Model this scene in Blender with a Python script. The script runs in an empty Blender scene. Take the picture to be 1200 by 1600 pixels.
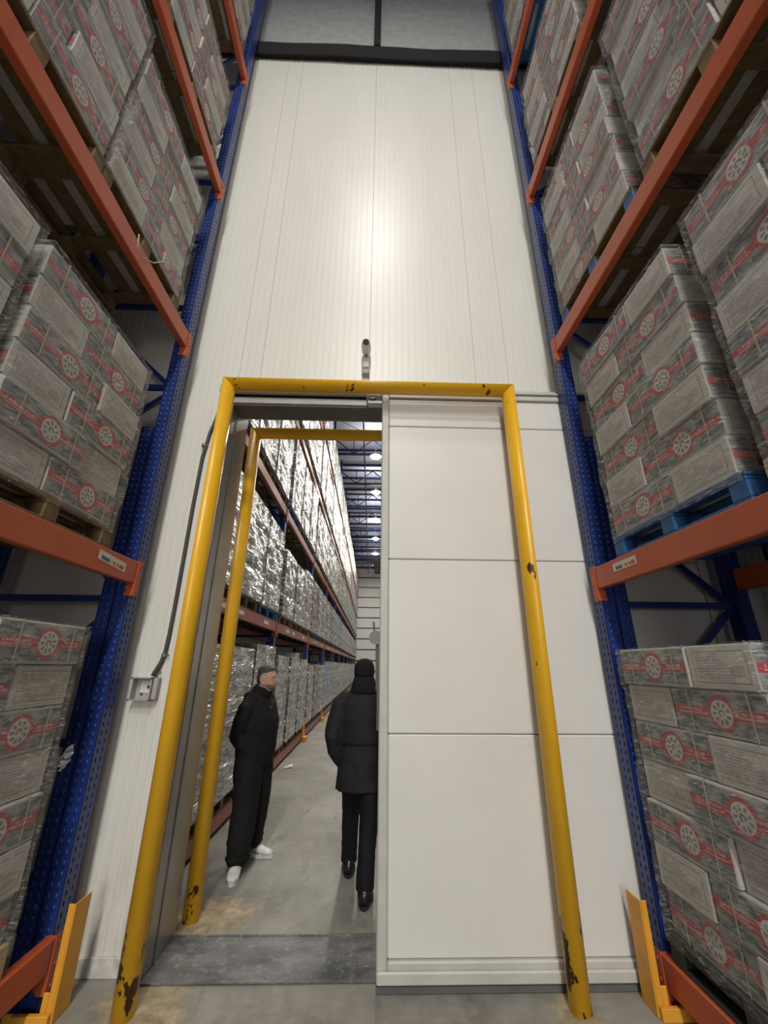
import bpy, bmesh, math, random
from mathutils import Vector, Matrix, noise
random.seed(7)
S = bpy.context.scene
COL = S.collection

# ------------------------------------------------------------------ camera
F_PX = 642.0
CAM_H = 1.72
cd = bpy.data.cameras.new('camera'); cam = bpy.data.objects.new('camera', cd); COL.objects.link(cam)
cd.sensor_fit = 'VERTICAL'; cd.sensor_height = 36.0; cd.sensor_width = 27.0
cd.lens = F_PX / 1600.0 * 36.0
cd.clip_start = 0.05; cd.clip_end = 200
_Y = Vector((-20, -240, -F_PX)).normalized()          # aisle direction in camera space
_Z = Vector((14, 1720, -F_PX)); _Z = (_Z - _Y * _Y.dot(_Z)).normalized()
_X = _Y.cross(_Z)
cam.matrix_world = Matrix.Translation((0, 0, CAM_H)) @ Matrix((_X, _Y, _Z)).to_4x4()
S.camera = cam

# ------------------------------------------------------------------ world, exposure
w = bpy.data.worlds.new('world'); S.world = w; w.use_nodes = True
w.node_tree.nodes['Background'].inputs[0].default_value = (0.80, 0.86, 1.0, 1)
w.node_tree.nodes['Background'].inputs[1].default_value = 0.07
S.view_settings.view_transform = 'Standard'; S.view_settings.look = 'None'
S.view_settings.exposure = 0.08; S.view_settings.gamma = 1.0
S.view_settings.use_curve_mapping = False

# ------------------------------------------------------------------ lamps over the near aisle and an added fill (above and behind the frame)
def area(name, loc, sx, sy, power, col=(1.0, 0.97, 0.90), rot=(0, 0, 0)):
    ld = bpy.data.lights.new(name, 'AREA'); ld.shape = 'RECTANGLE'; ld.size = sx; ld.size_y = sy
    ld.energy = power; ld.color = col
    o = bpy.data.objects.new(name, ld); COL.objects.link(o); o.location = loc; o.rotation_euler = rot
    return o
for yy, p in ((-1.0, 165), (-5.6, 460), (-10.2, 760), (-14.8, 820)):
    area('aisle_lamp_light', (-0.1, yy, 11.6), 0.5, 0.9, p)
area('aisle_fill_light', (0.0, -14.0, 3.2), 3.2, 4.5, 520, (1, 0.97, 0.93), (math.radians(90), 0, 0))  # unseen fill added behind the camera to brighten the lower parts

# ------------------------------------------------------------------ mesh helpers
class MB:
    def __init__(s): s.v = []; s.f = []; s.uv = []; s.mi = []; s.has_uv = False
    def face(s, idx, uv=None, mi=0):
        s.f.append(tuple(idx)); s.uv.append(uv); s.mi.append(mi)
        if uv: s.has_uv = True
    def box(s, x0, x1, y0, y1, z0, z1, mi=0):
        b = len(s.v)
        s.v += [(x0,y0,z0),(x1,y0,z0),(x1,y1,z0),(x0,y1,z0),(x0,y0,z1),(x1,y0,z1),(x1,y1,z1),(x0,y1,z1)]
        for q in ((3,2,1,0),(4,5,6,7),(0,1,5,4),(1,2,6,5),(2,3,7,6),(3,0,4,7)):
            s.face([b+i for i in q], None, mi)
        return s
    def cbox(s, x0, x1, y0, y1, z0, z1, c=0.004, mi=0):
        """box with chamfered edges"""
        P = {}; b = len(s.v)
        xs, ys, zs = (x0, x1), (y0, y1), (z0, z1)
        for i in (0,1):
            for j in (0,1):
                for k in (0,1):
                    sx, sy, sz = (c if i == 0 else -c), (c if j == 0 else -c), (c if k == 0 else -c)
                    for ax in range(3):
                        p = [xs[i]+sx, ys[j]+sy, zs[k]+sz]
                        p[ax] = (xs[i], ys[j], zs[k])[ax]
                        P[(i,j,k,ax)] = len(s.v); s.v.append(tuple(p))
        cx, cy, cz = (x0+x1)/2, (y0+y1)/2, (z0+z1)/2
        def add(ids):
            pts = [Vector(s.v[i]) for i in ids]
            n = (pts[1]-pts[0]).cross(pts[2]-pts[0]); m = sum(pts, Vector())/len(pts) - Vector((cx,cy,cz))
            s.face(ids if n.dot(m) > 0 else ids[::-1], None, mi)
        for ax in range(3):
            o = [a for a in range(3) if a != ax]
            for e in (0,1):
                loop = []
                for (p, q) in ((0,0),(1,0),(1,1),(0,1)):
                    key = [0,0,0]; key[ax] = e; key[o[0]] = p; key[o[1]] = q
                    loop.append(P[(*key, ax)])
                add(loop)
            for p in (0,1):
                for q in (0,1):
                    k0 = [0,0,0]; k0[o[0]] = p; k0[o[1]] = q; k1 = list(k0); k0[ax] = 0; k1[ax] = 1
                    add([P[(*k0,o[0])], P[(*k1,o[0])], P[(*k1,o[1])], P[(*k0,o[1])]])
        for i in (0,1):
            for j in (0,1):
                for k in (0,1):
                    add([P[(i,j,k,0)], P[(i,j,k,1)], P[(i,j,k,2)]])
        return s
    def bar(s, a, b, w, h=None, mi=0, up=(0,0,1)):
        """rectangular bar between two points"""
        a = Vector(a); b = Vector(b); h = w if h is None else h
        d = (b-a).normalized(); u = Vector(up)
        if abs(d.dot(u)) > 0.98: u = Vector((0,1,0))
        sd = d.cross(u).normalized()*(w/2); uu = sd.cross(d).normalized()*(h/2); k = len(s.v)
        for p in (a, b):
            for q in (-sd-uu, sd-uu, sd+uu, -sd+uu): s.v.append(tuple(p+q))
        for q in ((3,2,1,0),(4,5,6,7),(0,1,5,4),(1,2,6,5),(2,3,7,6),(3,0,4,7)): s.face([k+i for i in q], None, mi)
        return s
    def tube(s, pts, r, n=12, caps=True, mi=0):
        pts = [Vector(p) for p in pts]; rs = r if isinstance(r, (list, tuple)) else [r]*len(pts)
        k = len(s.v); prev = None
        for i, p in enumerate(pts):
            if i == 0: d = pts[1]-p
            elif i == len(pts)-1: d = p-pts[i-1]
            else: d = (pts[i+1]-p).normalized() + (p-pts[i-1]).normalized()
            d.normalize()
            if prev is None:
                u = Vector((0,0,1)) if abs(d.z) < 0.9 else Vector((1,0,0))
                a = d.cross(u).normalized()
            else: a = (prev - d*prev.dot(d)).normalized()
            prev = a; b = d.cross(a)
            sc = 1.0
            if 0 < i < len(pts)-1:
                c = d.dot((p-pts[i-1]).normalized()); sc = 1/max(c, 0.5)
            for j in range(n):
                t = 2*math.pi*j/n
                s.v.append(tuple(p + (a*math.cos(t) + b*math.sin(t))*rs[i]))
        for i in range(len(pts)-1):
            for j in range(n):
                s.face([k+i*n+j, k+i*n+(j+1) % n, k+(i+1)*n+(j+1) % n, k+(i+1)*n+j], None, mi)
        if caps:
            s.face([k+j for j in range(n)][::-1], None, mi)
            s.face([k+(len(pts)-1)*n+j for j in range(n)], None, mi)
        return s
    def loft(s, rings, n=16, mi=0):
        """rings: (centre, a-vector, b-vector)"""
        k = len(s.v)
        for c, a, b in rings:
            c, a, b = Vector(c), Vector(a), Vector(b)
            for j in range(n):
                t = 2*math.pi*j/n; s.v.append(tuple(c + a*math.cos(t) + b*math.sin(t)))
        for i in range(len(rings)-1):
            for j in range(n):
                s.face([k+i*n+j, k+i*n+(j+1) % n, k+(i+1)*n+(j+1) % n, k+(i+1)*n+j], None, mi)
        s.face([k+j for j in range(n)][::-1], None, mi)
        s.face([k+(len(rings)-1)*n+j for j in range(n)], None, mi)
        return s
    def ball(s, c, rx, ry=None, rz=None, n=12, m=8, mi=0):
        ry = rx if ry is None else ry; rz = rx if rz is None else rz
        rings = []
        for i in range(m+1):
            t = math.pi*(i+0.12*(1 if i == 0 else 0) - (0.12 if i == m else 0))/m
            rings.append(((c[0], c[1], c[2]-rz*math.cos(t)), (rx*math.sin(t),0,0), (0,ry*math.sin(t),0)))
        return s.loft(rings, n, mi)
    def mesh(s, name, mats, smooth=False):
        me = bpy.data.meshes.new(name); me.from_pydata([tuple(v) for v in s.v], [], s.f)
        for m in (mats if isinstance(mats, (list, tuple)) else [mats]): me.materials.append(m)
        me.polygons.foreach_set('material_index', s.mi)
        if smooth: me.polygons.foreach_set('use_smooth', [True]*len(s.f))
        if s.has_uv:
            l = me.uv_layers.new(name='UVMap')
            i = 0
            for f, uv in zip(s.f, s.uv):
                for q in range(len(f)):
                    l.data[i].uv = uv[q] if uv else (0, 0)
                    i += 1
        me.update(); return me

def link(name, me, parent=None, loc=None, rot=None):
    o = bpy.data.objects.new(name, me); COL.objects.link(o)
    if parent is not None: o.parent = parent
    if loc is not None: o.location = loc
    if rot is not None: o.rotation_euler = rot
    return o
def put(name, mb, mat, parent=None, loc=None, rot=None, smooth=False):
    return link(name, mb.mesh(name, mat, smooth), parent, loc, rot)
def tag(o, label, cat, group=None):
    o['label'] = label; o['category'] = cat
    if group: o['group'] = group
    return o
def thing(name, label, cat, loc=(0,0,0), group=None):
    return tag(link(name, None, None, loc), label, cat, group)
def struct(o, label=None, cat='wall'):
    o['kind'] = 'structure'
    if label: o['label'] = label; o['category'] = cat
    return o

# ------------------------------------------------------------------ node helper
class X:
    """shader socket with arithmetic"""
    def __init__(s, t, k): s.t = t; s.k = k
    def _m(s, op, *a, clamp=False):
        n = s.t.nodes.new('ShaderNodeMath'); n.operation = op; n.use_clamp = clamp
        for i, q in enumerate((s,)+a):
            if isinstance(q, X): s.t.links.new(q.k, n.inputs[i])
            else: n.inputs[i].default_value = q
        return X(s.t, n.outputs[0])
    def __add__(s, o): return s._m('ADD', o)
    def __sub__(s, o): return s._m('SUBTRACT', o)
    def __mul__(s, o): return s._m('MULTIPLY', o)
    def gt(s, o): return s._m('GREATER_THAN', o)
    def lt(s, o): return s._m('LESS_THAN', o)
    def mod(s, o): return s._m('FLOORED_MODULO', o)
    def abs(s): return s._m('ABSOLUTE')
    def floor(s): return s._m('FLOOR')
    def mx(s, o): return s._m('MAXIMUM', o)
    def step(s, a, b):
        n = s.t.nodes.new('ShaderNodeMapRange'); s.t.links.new(s.k, n.inputs[0])
        n.inputs[1].default_value = a; n.inputs[2].default_value = b; return X(s.t, n.outputs[0])
class Mat:
    def __init__(s, name):
        s.m = bpy.data.materials.new(name); s.m.use_nodes = True; s.t = s.m.node_tree
        s.b = s.t.nodes['Principled BSDF']; s.out = s.t.nodes['Material Output']
    def inp(s, name, v):
        if isinstance(v, X): s.t.links.new(v.k, s.b.inputs[name])
        else: s.b.inputs[name].default_value = v
    def co(s, which='Object', scale=(1,1,1), rot=(0,0,0)):
        n = s.t.nodes.new('ShaderNodeTexCoord'); m = s.t.nodes.new('ShaderNodeMapping')
        m.inputs['Scale'].default_value = scale; m.inputs['Rotation'].default_value = rot
        s.t.links.new(n.outputs[which], m.inputs[0]); return X(s.t, m.outputs[0])
    def world(s, scale=(1,1,1), rot=(0,0,0)):
        n = s.t.nodes.new('ShaderNodeNewGeometry'); m = s.t.nodes.new('ShaderNodeMapping')
        m.inputs['Scale'].default_value = scale; m.inputs['Rotation'].default_value = rot
        s.t.links.new(n.outputs['Position'], m.inputs[0]); return X(s.t, m.outputs[0])
    def noise(s, co, scale=5, detail=3, rough=0.5, dist=0.0):
        n = s.t.nodes.new('ShaderNodeTexNoise'); s.t.links.new(co.k, n.inputs['Vector'])
        n.inputs['Scale'].default_value = scale; n.inputs['Detail'].default_value = detail
        n.inputs['Roughness'].default_value = rough; n.inputs['Distortion'].default_value = dist
        return X(s.t, n.outputs[0])
    def mix(s, f, a, b):
        n = s.t.nodes.new('ShaderNodeMix'); n.data_type = 'RGBA'
        if isinstance(f, X): s.t.links.new(f.k, n.inputs[0])
        else: n.inputs[0].default_value = f
        for q, i in ((a, 6), (b, 7)):
            if isinstance(q, X): s.t.links.new(q.k, n.inputs[i])
            else: n.inputs[i].default_value = (*q, 1)
        return X(s.t, n.outputs[2])
    def bump(s, h, strength=0.3, dist=0.01):
        n = s.t.nodes.new('ShaderNodeBump'); s.t.links.new(h.k, n.inputs['Height'])
        n.inputs['Strength'].default_value = strength; n.inputs['Distance'].default_value = dist
        s.inp('Normal', X(s.t, n.outputs[0]))
    def sep(s, co):
        n = s.t.nodes.new('ShaderNodeSeparateXYZ'); s.t.links.new(co.k, n.inputs[0])
        return [X(s.t, n.outputs[i]) for i in range(3)]
    def rnd(s):
        return X(s.t, s.t.nodes.new('ShaderNodeObjectInfo').outputs['Random'])

def simple(name, col, rough=0.5, metal=0.0, var=0.12, scale=8, bump=0.0, col2=None, spec=0.5):
    m = Mat(name); c = m.co('Object'); n = m.noise(c, scale, 4, 0.6)
    c2 = col2 or tuple(max(0, k*(1-var*2)) for k in col)
    m.inp('Base Color', m.mix(n.step(0.3, 0.7), c2, col)); m.inp('Roughness', rough); m.inp('Metallic', metal)
    m.inp('Specular IOR Level', spec)
    if bump: m.bump(n, bump, 0.005)
    return m.m

def painted_chipped(name, col, chip, rough, scale=9, thr=0.69, low=None):
    """paint with chips down to rust, denser near the floor"""
    m = Mat(name); p = m.world(); n = m.noise(m.world((1,1,0.5)), scale, 4, 0.6)
    z = m.sep(p)[2]
    k = n
    if low: k = n + z.step(low, 0.0) * 0.16
    chips = k.step(thr, thr+0.012)
    dirt = m.noise(m.world((1,1,0.3)), 4, 5, 0.65).step(0.45, 0.8)
    base = m.mix(dirt*0.45, col, tuple(k*0.62 for k in col))
    m.inp('Base Color', m.mix(chips, base, chip)); m.inp('Roughness', rough)
    m.bump(k, 0.06, 0.01)
    return m.m

M = {}
M['wall'] = None
def wall_material():
    m = Mat('white sandwich panel'); n = m.noise(m.world((1,1,0.25)), 1.4, 5, 0.6)
    z = m.sep(m.world())[2]; d = m.noise(m.world((6,6,1.2)), 3, 4, 0.6)
    c = m.mix(n.step(0.3, 0.75), (0.66,0.65,0.60), (0.73,0.72,0.67))
    c = m.mix(z.step(0.9, 0.0)*d.step(0.35, 0.7)*0.55, c, (0.36,0.33,0.28))
    m.inp('Base Color', c); m.inp('Roughness', 0.36); m.inp('Specular IOR Level', 0.5)
    return m.m
M['wall'] = wall_material()
M['upper'] = simple('grey upper cladding', (0.42,0.43,0.43), 0.6)
M['plinth'] = simple('scuffed white plinth', (0.66,0.65,0.61), 0.7, scale=12, col2=(0.30,0.28,0.25), bump=0.3)
M['door'] = simple('white door skin', (0.68,0.67,0.64), 0.42, var=0.03, scale=2)
M['frame'] = simple('beige grey door frame', (0.54,0.54,0.50), 0.45, var=0.10, scale=5)
M['steel'] = simple('brushed stainless steel', (0.46,0.45,0.43), 0.34, 0.85, var=0.15, scale=3)
M['lintel'] = simple('dull grey metal lintel', (0.17,0.165,0.155), 0.55, 0.2, var=0.15, scale=3)
M['rubber'] = simple('black rubber seal', (0.012,0.012,0.012), 0.7)
M['seal'] = simple('grey rubber sill seal', (0.12,0.12,0.115), 0.7)
M['black_steel'] = simple('black lagging', (0.005,0.005,0.006), 0.85, bump=0.6, scale=5)
M['yellow'] = painted_chipped('yellow enamel with rust chips', (0.80,0.44,0.018), (0.06,0.02,0.008), 0.30, 8, 0.682, 0.60)
M['guard'] = simple('orange yellow guard paint', (0.78,0.36,0.035), 0.5, var=0.1, scale=6)
M['blue'] = simple('blue rack enamel', (0.013,0.038,0.215), 0.36, var=0.2, scale=4)
M['dark'] = simple('painted shade inside hollow upright', (0.006,0.010,0.03), 0.8)
M['orange'] = painted_chipped('orange red beam paint', (0.46,0.088,0.030), (0.20,0.05,0.03), 0.42, 7, 0.76)
M['far_orange'] = simple('dull red beam paint', (0.36,0.085,0.055), 0.40, var=0.15)
M['wood'] = simple('weathered pallet wood', (0.20,0.135,0.062), 0.75, scale=14, col2=(0.11,0.07,0.03), bump=0.3)
M['pale_wood'] = simple('pale new pallet wood', (0.56,0.44,0.25), 0.7, scale=14, col2=(0.38,0.27,0.13), bump=0.3)
M['blue_wood'] = simple('blue painted pallet wood', (0.025,0.13,0.34), 0.6, scale=14, col2=(0.015,0.08,0.22), bump=0.3)
M['black_plastic'] = simple('black plastic pallet', (0.018,0.022,0.026), 0.5)
M['cord'] = simple('dark grey conduit', (0.055,0.058,0.052), 0.5)
M['box_grey'] = simple('grey plastic junction box', (0.42,0.40,0.38), 0.5, var=0.1)
M['cctv_white'] = simple('white camera housing', (0.70,0.70,0.70), 0.35, var=0.03)
M['lens'] = simple('black glass lens', (0.003,0.003,0.004), 0.35, spec=0.2)
M['chrome'] = simple('satin metal handle', (0.17,0.17,0.165), 0.5, 0.3, var=0.05)
M['strap'] = simple('yellow strapping band', (0.44,0.39,0.26), 0.35, var=0.1)
M['paper'] = simple('white paper', (0.75,0.75,0.73), 0.7, var=0.05)

def floor_material():
    m = Mat('worn warehouse concrete'); p = m.world()
    a = m.noise(p, 1.1, 6, 0.62); b = m.noise(p, 9, 5, 0.7); s = m.noise(m.world((1,0.25,1), (0,0,0.5)), 6, 5, 0.7, 0.6)
    s2 = m.noise(m.world((0.3,1.4,1), (0,0,0.25)), 4, 6, 0.7, 1.0)
    c = m.mix(a.step(0.35, 0.68), (0.155,0.145,0.125), (0.29,0.275,0.245))
    c = m.mix(b.step(0.45, 0.75)*0.45, c, (0.38,0.36,0.32))
    c = m.mix(s.step(0.58, 0.70)*0.6, c, (0.085,0.08,0.07))
    c = m.mix(s2.step(0.60, 0.72)*0.5, c, (0.10,0.09,0.075))
    sp = m.noise(p, 34, 3, 0.6)
    c = m.mix(sp.step(0.68, 0.72)*0.4, c, (0.10,0.09,0.08))
    x, y, z = m.sep(p); w2 = m.noise(p, 5, 6, 0.7, 0.5)
    for (cx, cy, rx, ry) in ((-1.18, 2.95, 0.26, 0.36), (-1.16, 3.88, 0.34, 0.26), (1.12, 2.90, 0.16, 0.22)):   # ochre stains round the portal feet
        dx = (x-cx)*(1/rx); dy = (y-cy)*(1/ry)
        d = (dx*dx+dy*dy) + (w2*3.2-1.6)
        c = m.mix(d.step(1.15, 0.45)*0.8, c, m.mix(b.step(0.35, 0.65), (0.20,0.14,0.065), (0.46,0.37,0.23)))
    m.inp('Base Color', c); m.inp('Roughness', b*0.35 + 0.36); m.bump(b, 0.15, 0.01)
    return m.m
def threshold_material():
    m = Mat('dark worn steel threshold'); p = m.world()
    a = m.noise(m.world((1,2,1)), 3, 6, 0.65); b = m.noise(p, 18, 5, 0.7)
    c = m.mix(a.step(0.35, 0.68), (0.075,0.078,0.08), (0.21,0.21,0.205))
    c = m.mix(b.step(0.52, 0.70)*0.6, c, (0.36,0.35,0.33))
    m.inp('Base Color', c); m.inp('Roughness', b*0.6+0.22); m.inp('Metallic', 0.2); m.bump(b, 0.3, 0.01)
    return m.m
M['floor'] = floor_material(); M['threshold'] = threshold_material()

# ---- carton prints (flat print on board) : u across the face, v up
def uvxy(m):
    n = m.t.nodes.new('ShaderNodeUVMap'); q = X(m.t, n.outputs[0]); return q, m.sep(q)
def long_print():
    """0.6 x 0.21 m side: blue grey picture, red band, red ring with a white disc and radial marks"""
    m = Mat('printed carton side'); q, (u, v, _) = uvxy(m)
    x = u*0.6; y = v*0.21
    r = m.rnd()
    n1 = m.noise(q, 5, 5, 0.65, 0.4); n2 = m.noise(q, 16, 4, 0.7)
    pic = m.mix(n1.step(0.42, 0.60), (0.055,0.085,0.105), (0.40,0.41,0.41))
    pic = m.mix(n2.step(0.52, 0.66)*0.6, pic, (0.03,0.07,0.10))
    edge = (v-0.5).abs().gt(0.46)
    pic = m.mix(edge*0.8, pic, (0.47,0.46,0.43))
    red = (0.46,0.030,0.045)
    dx = x-0.33; dy = y-0.105
    d = (dx*dx+dy*dy)._m('SQRT')
    band = (dy+0.001).abs().lt(0.0265)
    c = m.mix(band, pic, red)
    # small white lettering in the band, two lines
    ln = m.noise(m.mapuv(q, (170, 1, 1)), 1.0, 0, 0.5)
    tl = (dy-0.008).abs().lt(0.006)*ln.gt(0.47)*((x-0.12).abs().lt(0.085).mx((x-0.50).abs().lt(0.06)))
    l2 = m.noise(m.mapuv(q, (260, 2, 1)), 1.0, 0, 0.5)
    t2 = (dy+0.011).abs().lt(0.0035)*l2.gt(0.45)*((x-0.125).abs().lt(0.095).mx((x-0.50).abs().lt(0.07)))
    c = m.mix(tl.mx(t2)*0.75, c, (0.78,0.62,0.60))
    c = m.mix(d.lt(0.088), c, red)
    c = m.mix(d.lt(0.066), c, (0.60,0.59,0.56))
    ang = dy._m('ARCTAN2', dx)
    spoke = (ang*(9/math.pi)).mod(2.0)._m('SUBTRACT', 1.0).abs().lt(0.52)
    ringm = d.gt(0.030)*d.lt(0.054)*spoke*n2.gt(0.40)
    hub = d.lt(0.020)*d.gt(0.008)*(ang+1.2).abs().gt(0.7)
    c = m.mix(ringm.mx(hub)*0.85, c, (0.07,0.08,0.09))
    wob = m.mix(r*0.20, c, (0.30,0.29,0.27))
    m.inp('Base Color', wob); m.inp('Roughness', 0.5)
    return m.m
def end_print():
    """0.4 x 0.21 m end: off white with a thin frame, rows of small text and a bar code"""
    m = Mat('text carton end'); q, (u, v, _) = uvxy(m)
    x = u*0.4; y = v*0.21
    r = m.rnd()
    n = m.noise(q, 4, 4, 0.6)
    c = m.mix(n.step(0.35, 0.7), (0.50,0.485,0.45), (0.64,0.625,0.59))
    ex = (x-0.2).abs(); ey = (y-0.105).abs()
    fr = (ex.lt(0.166)*ey.lt(0.079)) - (ex.lt(0.1620)*ey.lt(0.0745))
    row = (y*(1/0.0145)).mod(1.0)
    ri = (y*(1/0.0145)).floor()
    words = m.noise(m.mapuv(q, (95, 17, 1)), 1.0, 1, 0.5).gt(0.45)
    ends = (x - (ri*12.9898)._m('SINE')*0.045).lt(0.25)
    txt = row.gt(0.36)*words*ex.lt(0.152)*ey.lt(0.066)*ends
    bars = m.noise(m.mapuv(q, (420, 0.5, 1)), 1.0, 0, 0.5).gt(0.5)*(x-0.305).abs().lt(0.034)*(y-0.085).abs().lt(0.027)
    c = m.mix(fr.mx(txt*0.72).mx(bars*0.8)*0.86, c, (0.085,0.085,0.09))
    c = m.mix(r*0.18, c, (0.36,0.34,0.31))
    m.inp('Base Color', c); m.inp('Roughness', 0.55)
    return m.m
def _mapuv(m, q, sc):
    n = m.t.nodes.new('ShaderNodeMapping'); n.inputs['Scale'].default_value = sc
    m.t.links.new(q.k, n.inputs[0]); return X(m.t, n.outputs[0])
Mat.mapuv = _mapuv
M['long'] = long_print(); M['end'] = end_print()
M['kraft'] = simple('off white carton board', (0.50,0.485,0.45), 0.65, var=0.12)

def film_material(name, dens, tint):
    m = Mat(name); t = m.t
    co = m.world((1,1.0,4.0), (0.5,0,0)); n = m.noise(co, 9, 4, 0.6, 0.8)
    n2 = m.noise(m.world((1,2.2,7.0), (-0.6,0,0)), 10, 3, 0.6, 0.5)
    h = n + n2*0.7
    m.bump(h, 1.0, 0.05)
    m.inp('Base Color', (*tint, 1)); m.inp('Roughness', 0.13); m.inp('Specular IOR Level', 1.0)
    tr = t.nodes.new('ShaderNodeBsdfTransparent'); tr.inputs[0].default_value = (0.95, 0.95, 0.94, 1)
    mx = t.nodes.new('ShaderNodeMixShader')
    n3 = m.noise(m.world((1,1.6,46.0), (0.10,0,0)), 2.2, 3, 0.6, 0.2)
    fac = n2.step(0.54, 0.70)*0.42 + dens + n3.step(0.52, 0.66)*0.30*n.step(0.35, 0.6)  # streaky highlights and pale haze of the film painted into its opacity
    t.links.new(fac.k, mx.inputs[0]); t.links.new(tr.outputs[0], mx.inputs[1]); t.links.new(m.b.outputs[0], mx.inputs[2])
    t.links.new(mx.outputs[0], m.out.inputs[0])
    return m.m
M['film'] = film_material('clear stretch film', 0.10, (0.78,0.76,0.73))

def wrapped_material(name, ca, cb):
    m = Mat(name)
    co = m.co('Object', (1, 0.8, 2.6), (0.75, 0, 0)); n = m.noise(co, 2.8, 3, 0.5, 1.4)
    co2 = m.co('Object', (1, 0.7, 3.4), (-0.6, 0, 0)); n2 = m.noise(co2, 3.6, 3, 0.5, 1.0)
    z = m.sep(m.co('Object'))[2]
    seam = (z*(1/0.21)).mod(1.0).lt(0.06)
    h = n + n2*0.8 - seam*0.3
    m.inp('Base Color', m.mix(seam*0.5, m.mix(n2.step(0.38, 0.66), ca, cb), (0.10,0.10,0.11)))
    m.inp('Roughness', n.step(0.3, 0.8)*0.25 + 0.12); m.inp('Metallic', 0.45); m.inp('Specular IOR Level', 0.9)
    m.bump(h, 1.0, 0.09)
    return m.m
WR = [wrapped_material('silver wrapped cartons', (0.30,0.30,0.30), (0.66,0.66,0.65)),
      wrapped_material('blue tinted wrapped cartons', (0.16,0.24,0.36), (0.60,0.63,0.66)),
      wrapped_material('brown and white wrapped cartons', (0.17,0.08,0.055), (0.58,0.56,0.53)),
      wrapped_material('greenish wrapped cartons', (0.30,0.32,0.22), (0.62,0.62,0.58))]

# ================================================================== STRUCTURE
WY = 3.24          # face of the cold store wall
WY2 = 3.62         # its far face
OX0, OX1, OZ = -1.30, 1.28, 4.10    # door opening
fl = MB(); fl.box(-9, 9, -18, 49, -0.15, 0)
struct(put('floor', fl, M['floor']), 'worn grey concrete warehouse floor', 'floor')
th = MB(); th.cbox(OX0, OX1, 3.18, WY2+0.02, 0.0, 0.004, 0.0015)
th.box(OX0, OX1, 3.175, 3.19, 0.004, 0.010); th.box(OX0, OX1, WY2, WY2+0.015, 0.004, 0.009)
struct(put('trim_1', th, M['threshold']), 'dark worn threshold plate on the floor of the doorway', 'threshold')
def panel_mesh(x0, x1, z0, z1, pitch=0.0644, g=0.0045, dep=0.0040):
    """micro-ribbed wall panel, grooves cut into the front"""
    b = MB(); pts = [(x0+0.0005, WY+0.005), (x0+0.002, WY)]
    k = math.ceil((x0+0.03+0.07)/pitch); x = k*pitch-0.07
    while x < x1-0.03:
        pts += [(x-g-0.002, WY), (x-g, WY+dep), (x+g, WY+dep), (x+g+0.002, WY)]; x += pitch
    pts += [(x1-0.002, WY), (x1-0.0005, WY+0.005)]
    n = len(pts)
    for z in (z0, z1):
        for p in pts: b.v.append((p[0], p[1], z))
    for i in range(n-1): b.face((i, i+1, n+i+1, n+i))
    k = len(b.v)
    b.box(x0+0.001, x1-0.001, WY+0.0121, WY2-0.3, z0, z1)
    return b
wall = struct(link('wall_front', None), 'tall white ribbed cold store panel wall around the doorway', 'wall')
WTOP = 9.92
edges = [-8.32,-7.28,-6.25,-5.22,-4.19,-3.16,-2.13,-1.10,-0.07,0.96,1.99,3.02,4.05,5.08,6.11,7.14,8.17]
for a, b in zip(edges, edges[1:]):
    segs = []
    if b <= OX0 or a >= OX1: segs = [(a, b, 0.10)]
    elif a < OX0 < b: segs = [(a, OX0, 0.10), (OX0, b, OZ)]
    elif a < OX1 < b: segs = [(a, OX1, OZ), (OX1, b, 0.10)]
    else: segs = [(a, b, OZ)]
    for (p, q, z0) in segs: put('panel', panel_mesh(p, q, z0, WTOP), M['wall'], wall)
core = MB()
for (a, b, z0, z1) in ((-8.3, OX0, 0.0, WTOP), (OX1, 8.2, 0.0, WTOP), (OX0, OX1, OZ, WTOP)):
    core.box(a, b, WY+0.09, WY2, z0, z1)
put('wall_core', core, M['wall'], wall)
for nm, a, b in (('baseboard_left', -8.3, OX0-0.14), ('baseboard_right', OX1+0.1, 8.2)):
    bb = MB(); bb.cbox(a, b, WY-0.012, WY+0.10, 0, 0.10, 0.006)
    struct(put(nm, bb, M['plinth']), 'scuffed pale kerb at the foot of the wall, %s of the doorway' % nm.split('_')[1], 'baseboard')
# upper part of the end wall, beyond a black lagged beam
up = MB(); 
for a, b in ((-8,-4.2),(-4.2,-2.1),(-2.1,-0.03),(-0.03,2.1),(2.1,4.2),(4.2,8)):
    up.cbox(a+0.004, b-0.004, WY+0.02, WY2, WTOP+0.02, 11.18, 0.006)
    up.cbox(a+0.004, b-0.004, WY+0.02, WY2, 11.19, 14.5, 0.006)
struct(put('wall_upper', up, M['upper']), 'grey upper wall above the black lagged beam', 'wall')
bm_ = MB()
pts = [(x, 3.19 + 0.006*math.sin(x*3), 9.865+0.012*noise.noise((x*2, 0, 0))) for x in [i*0.25-5 for i in range(41)]]
rb = thing('lagged_beam', 'black lagged horizontal beam across the top of the white wall', 'beam')
bm_.loft([((p[0], p[1], p[2]), (0, 0.045, 0), (0, 0, 0.165+0.012*noise.noise((p[0]*3, 5, 0)))) for p in pts], 12)
put('horizontal_beam', bm_, M['black_steel'], rb, smooth=True)
put('vertical_post', MB().box(-0.115, -0.02, 3.15, 3.22, 10.0, 14.4), M['black_steel'], rb)

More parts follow.
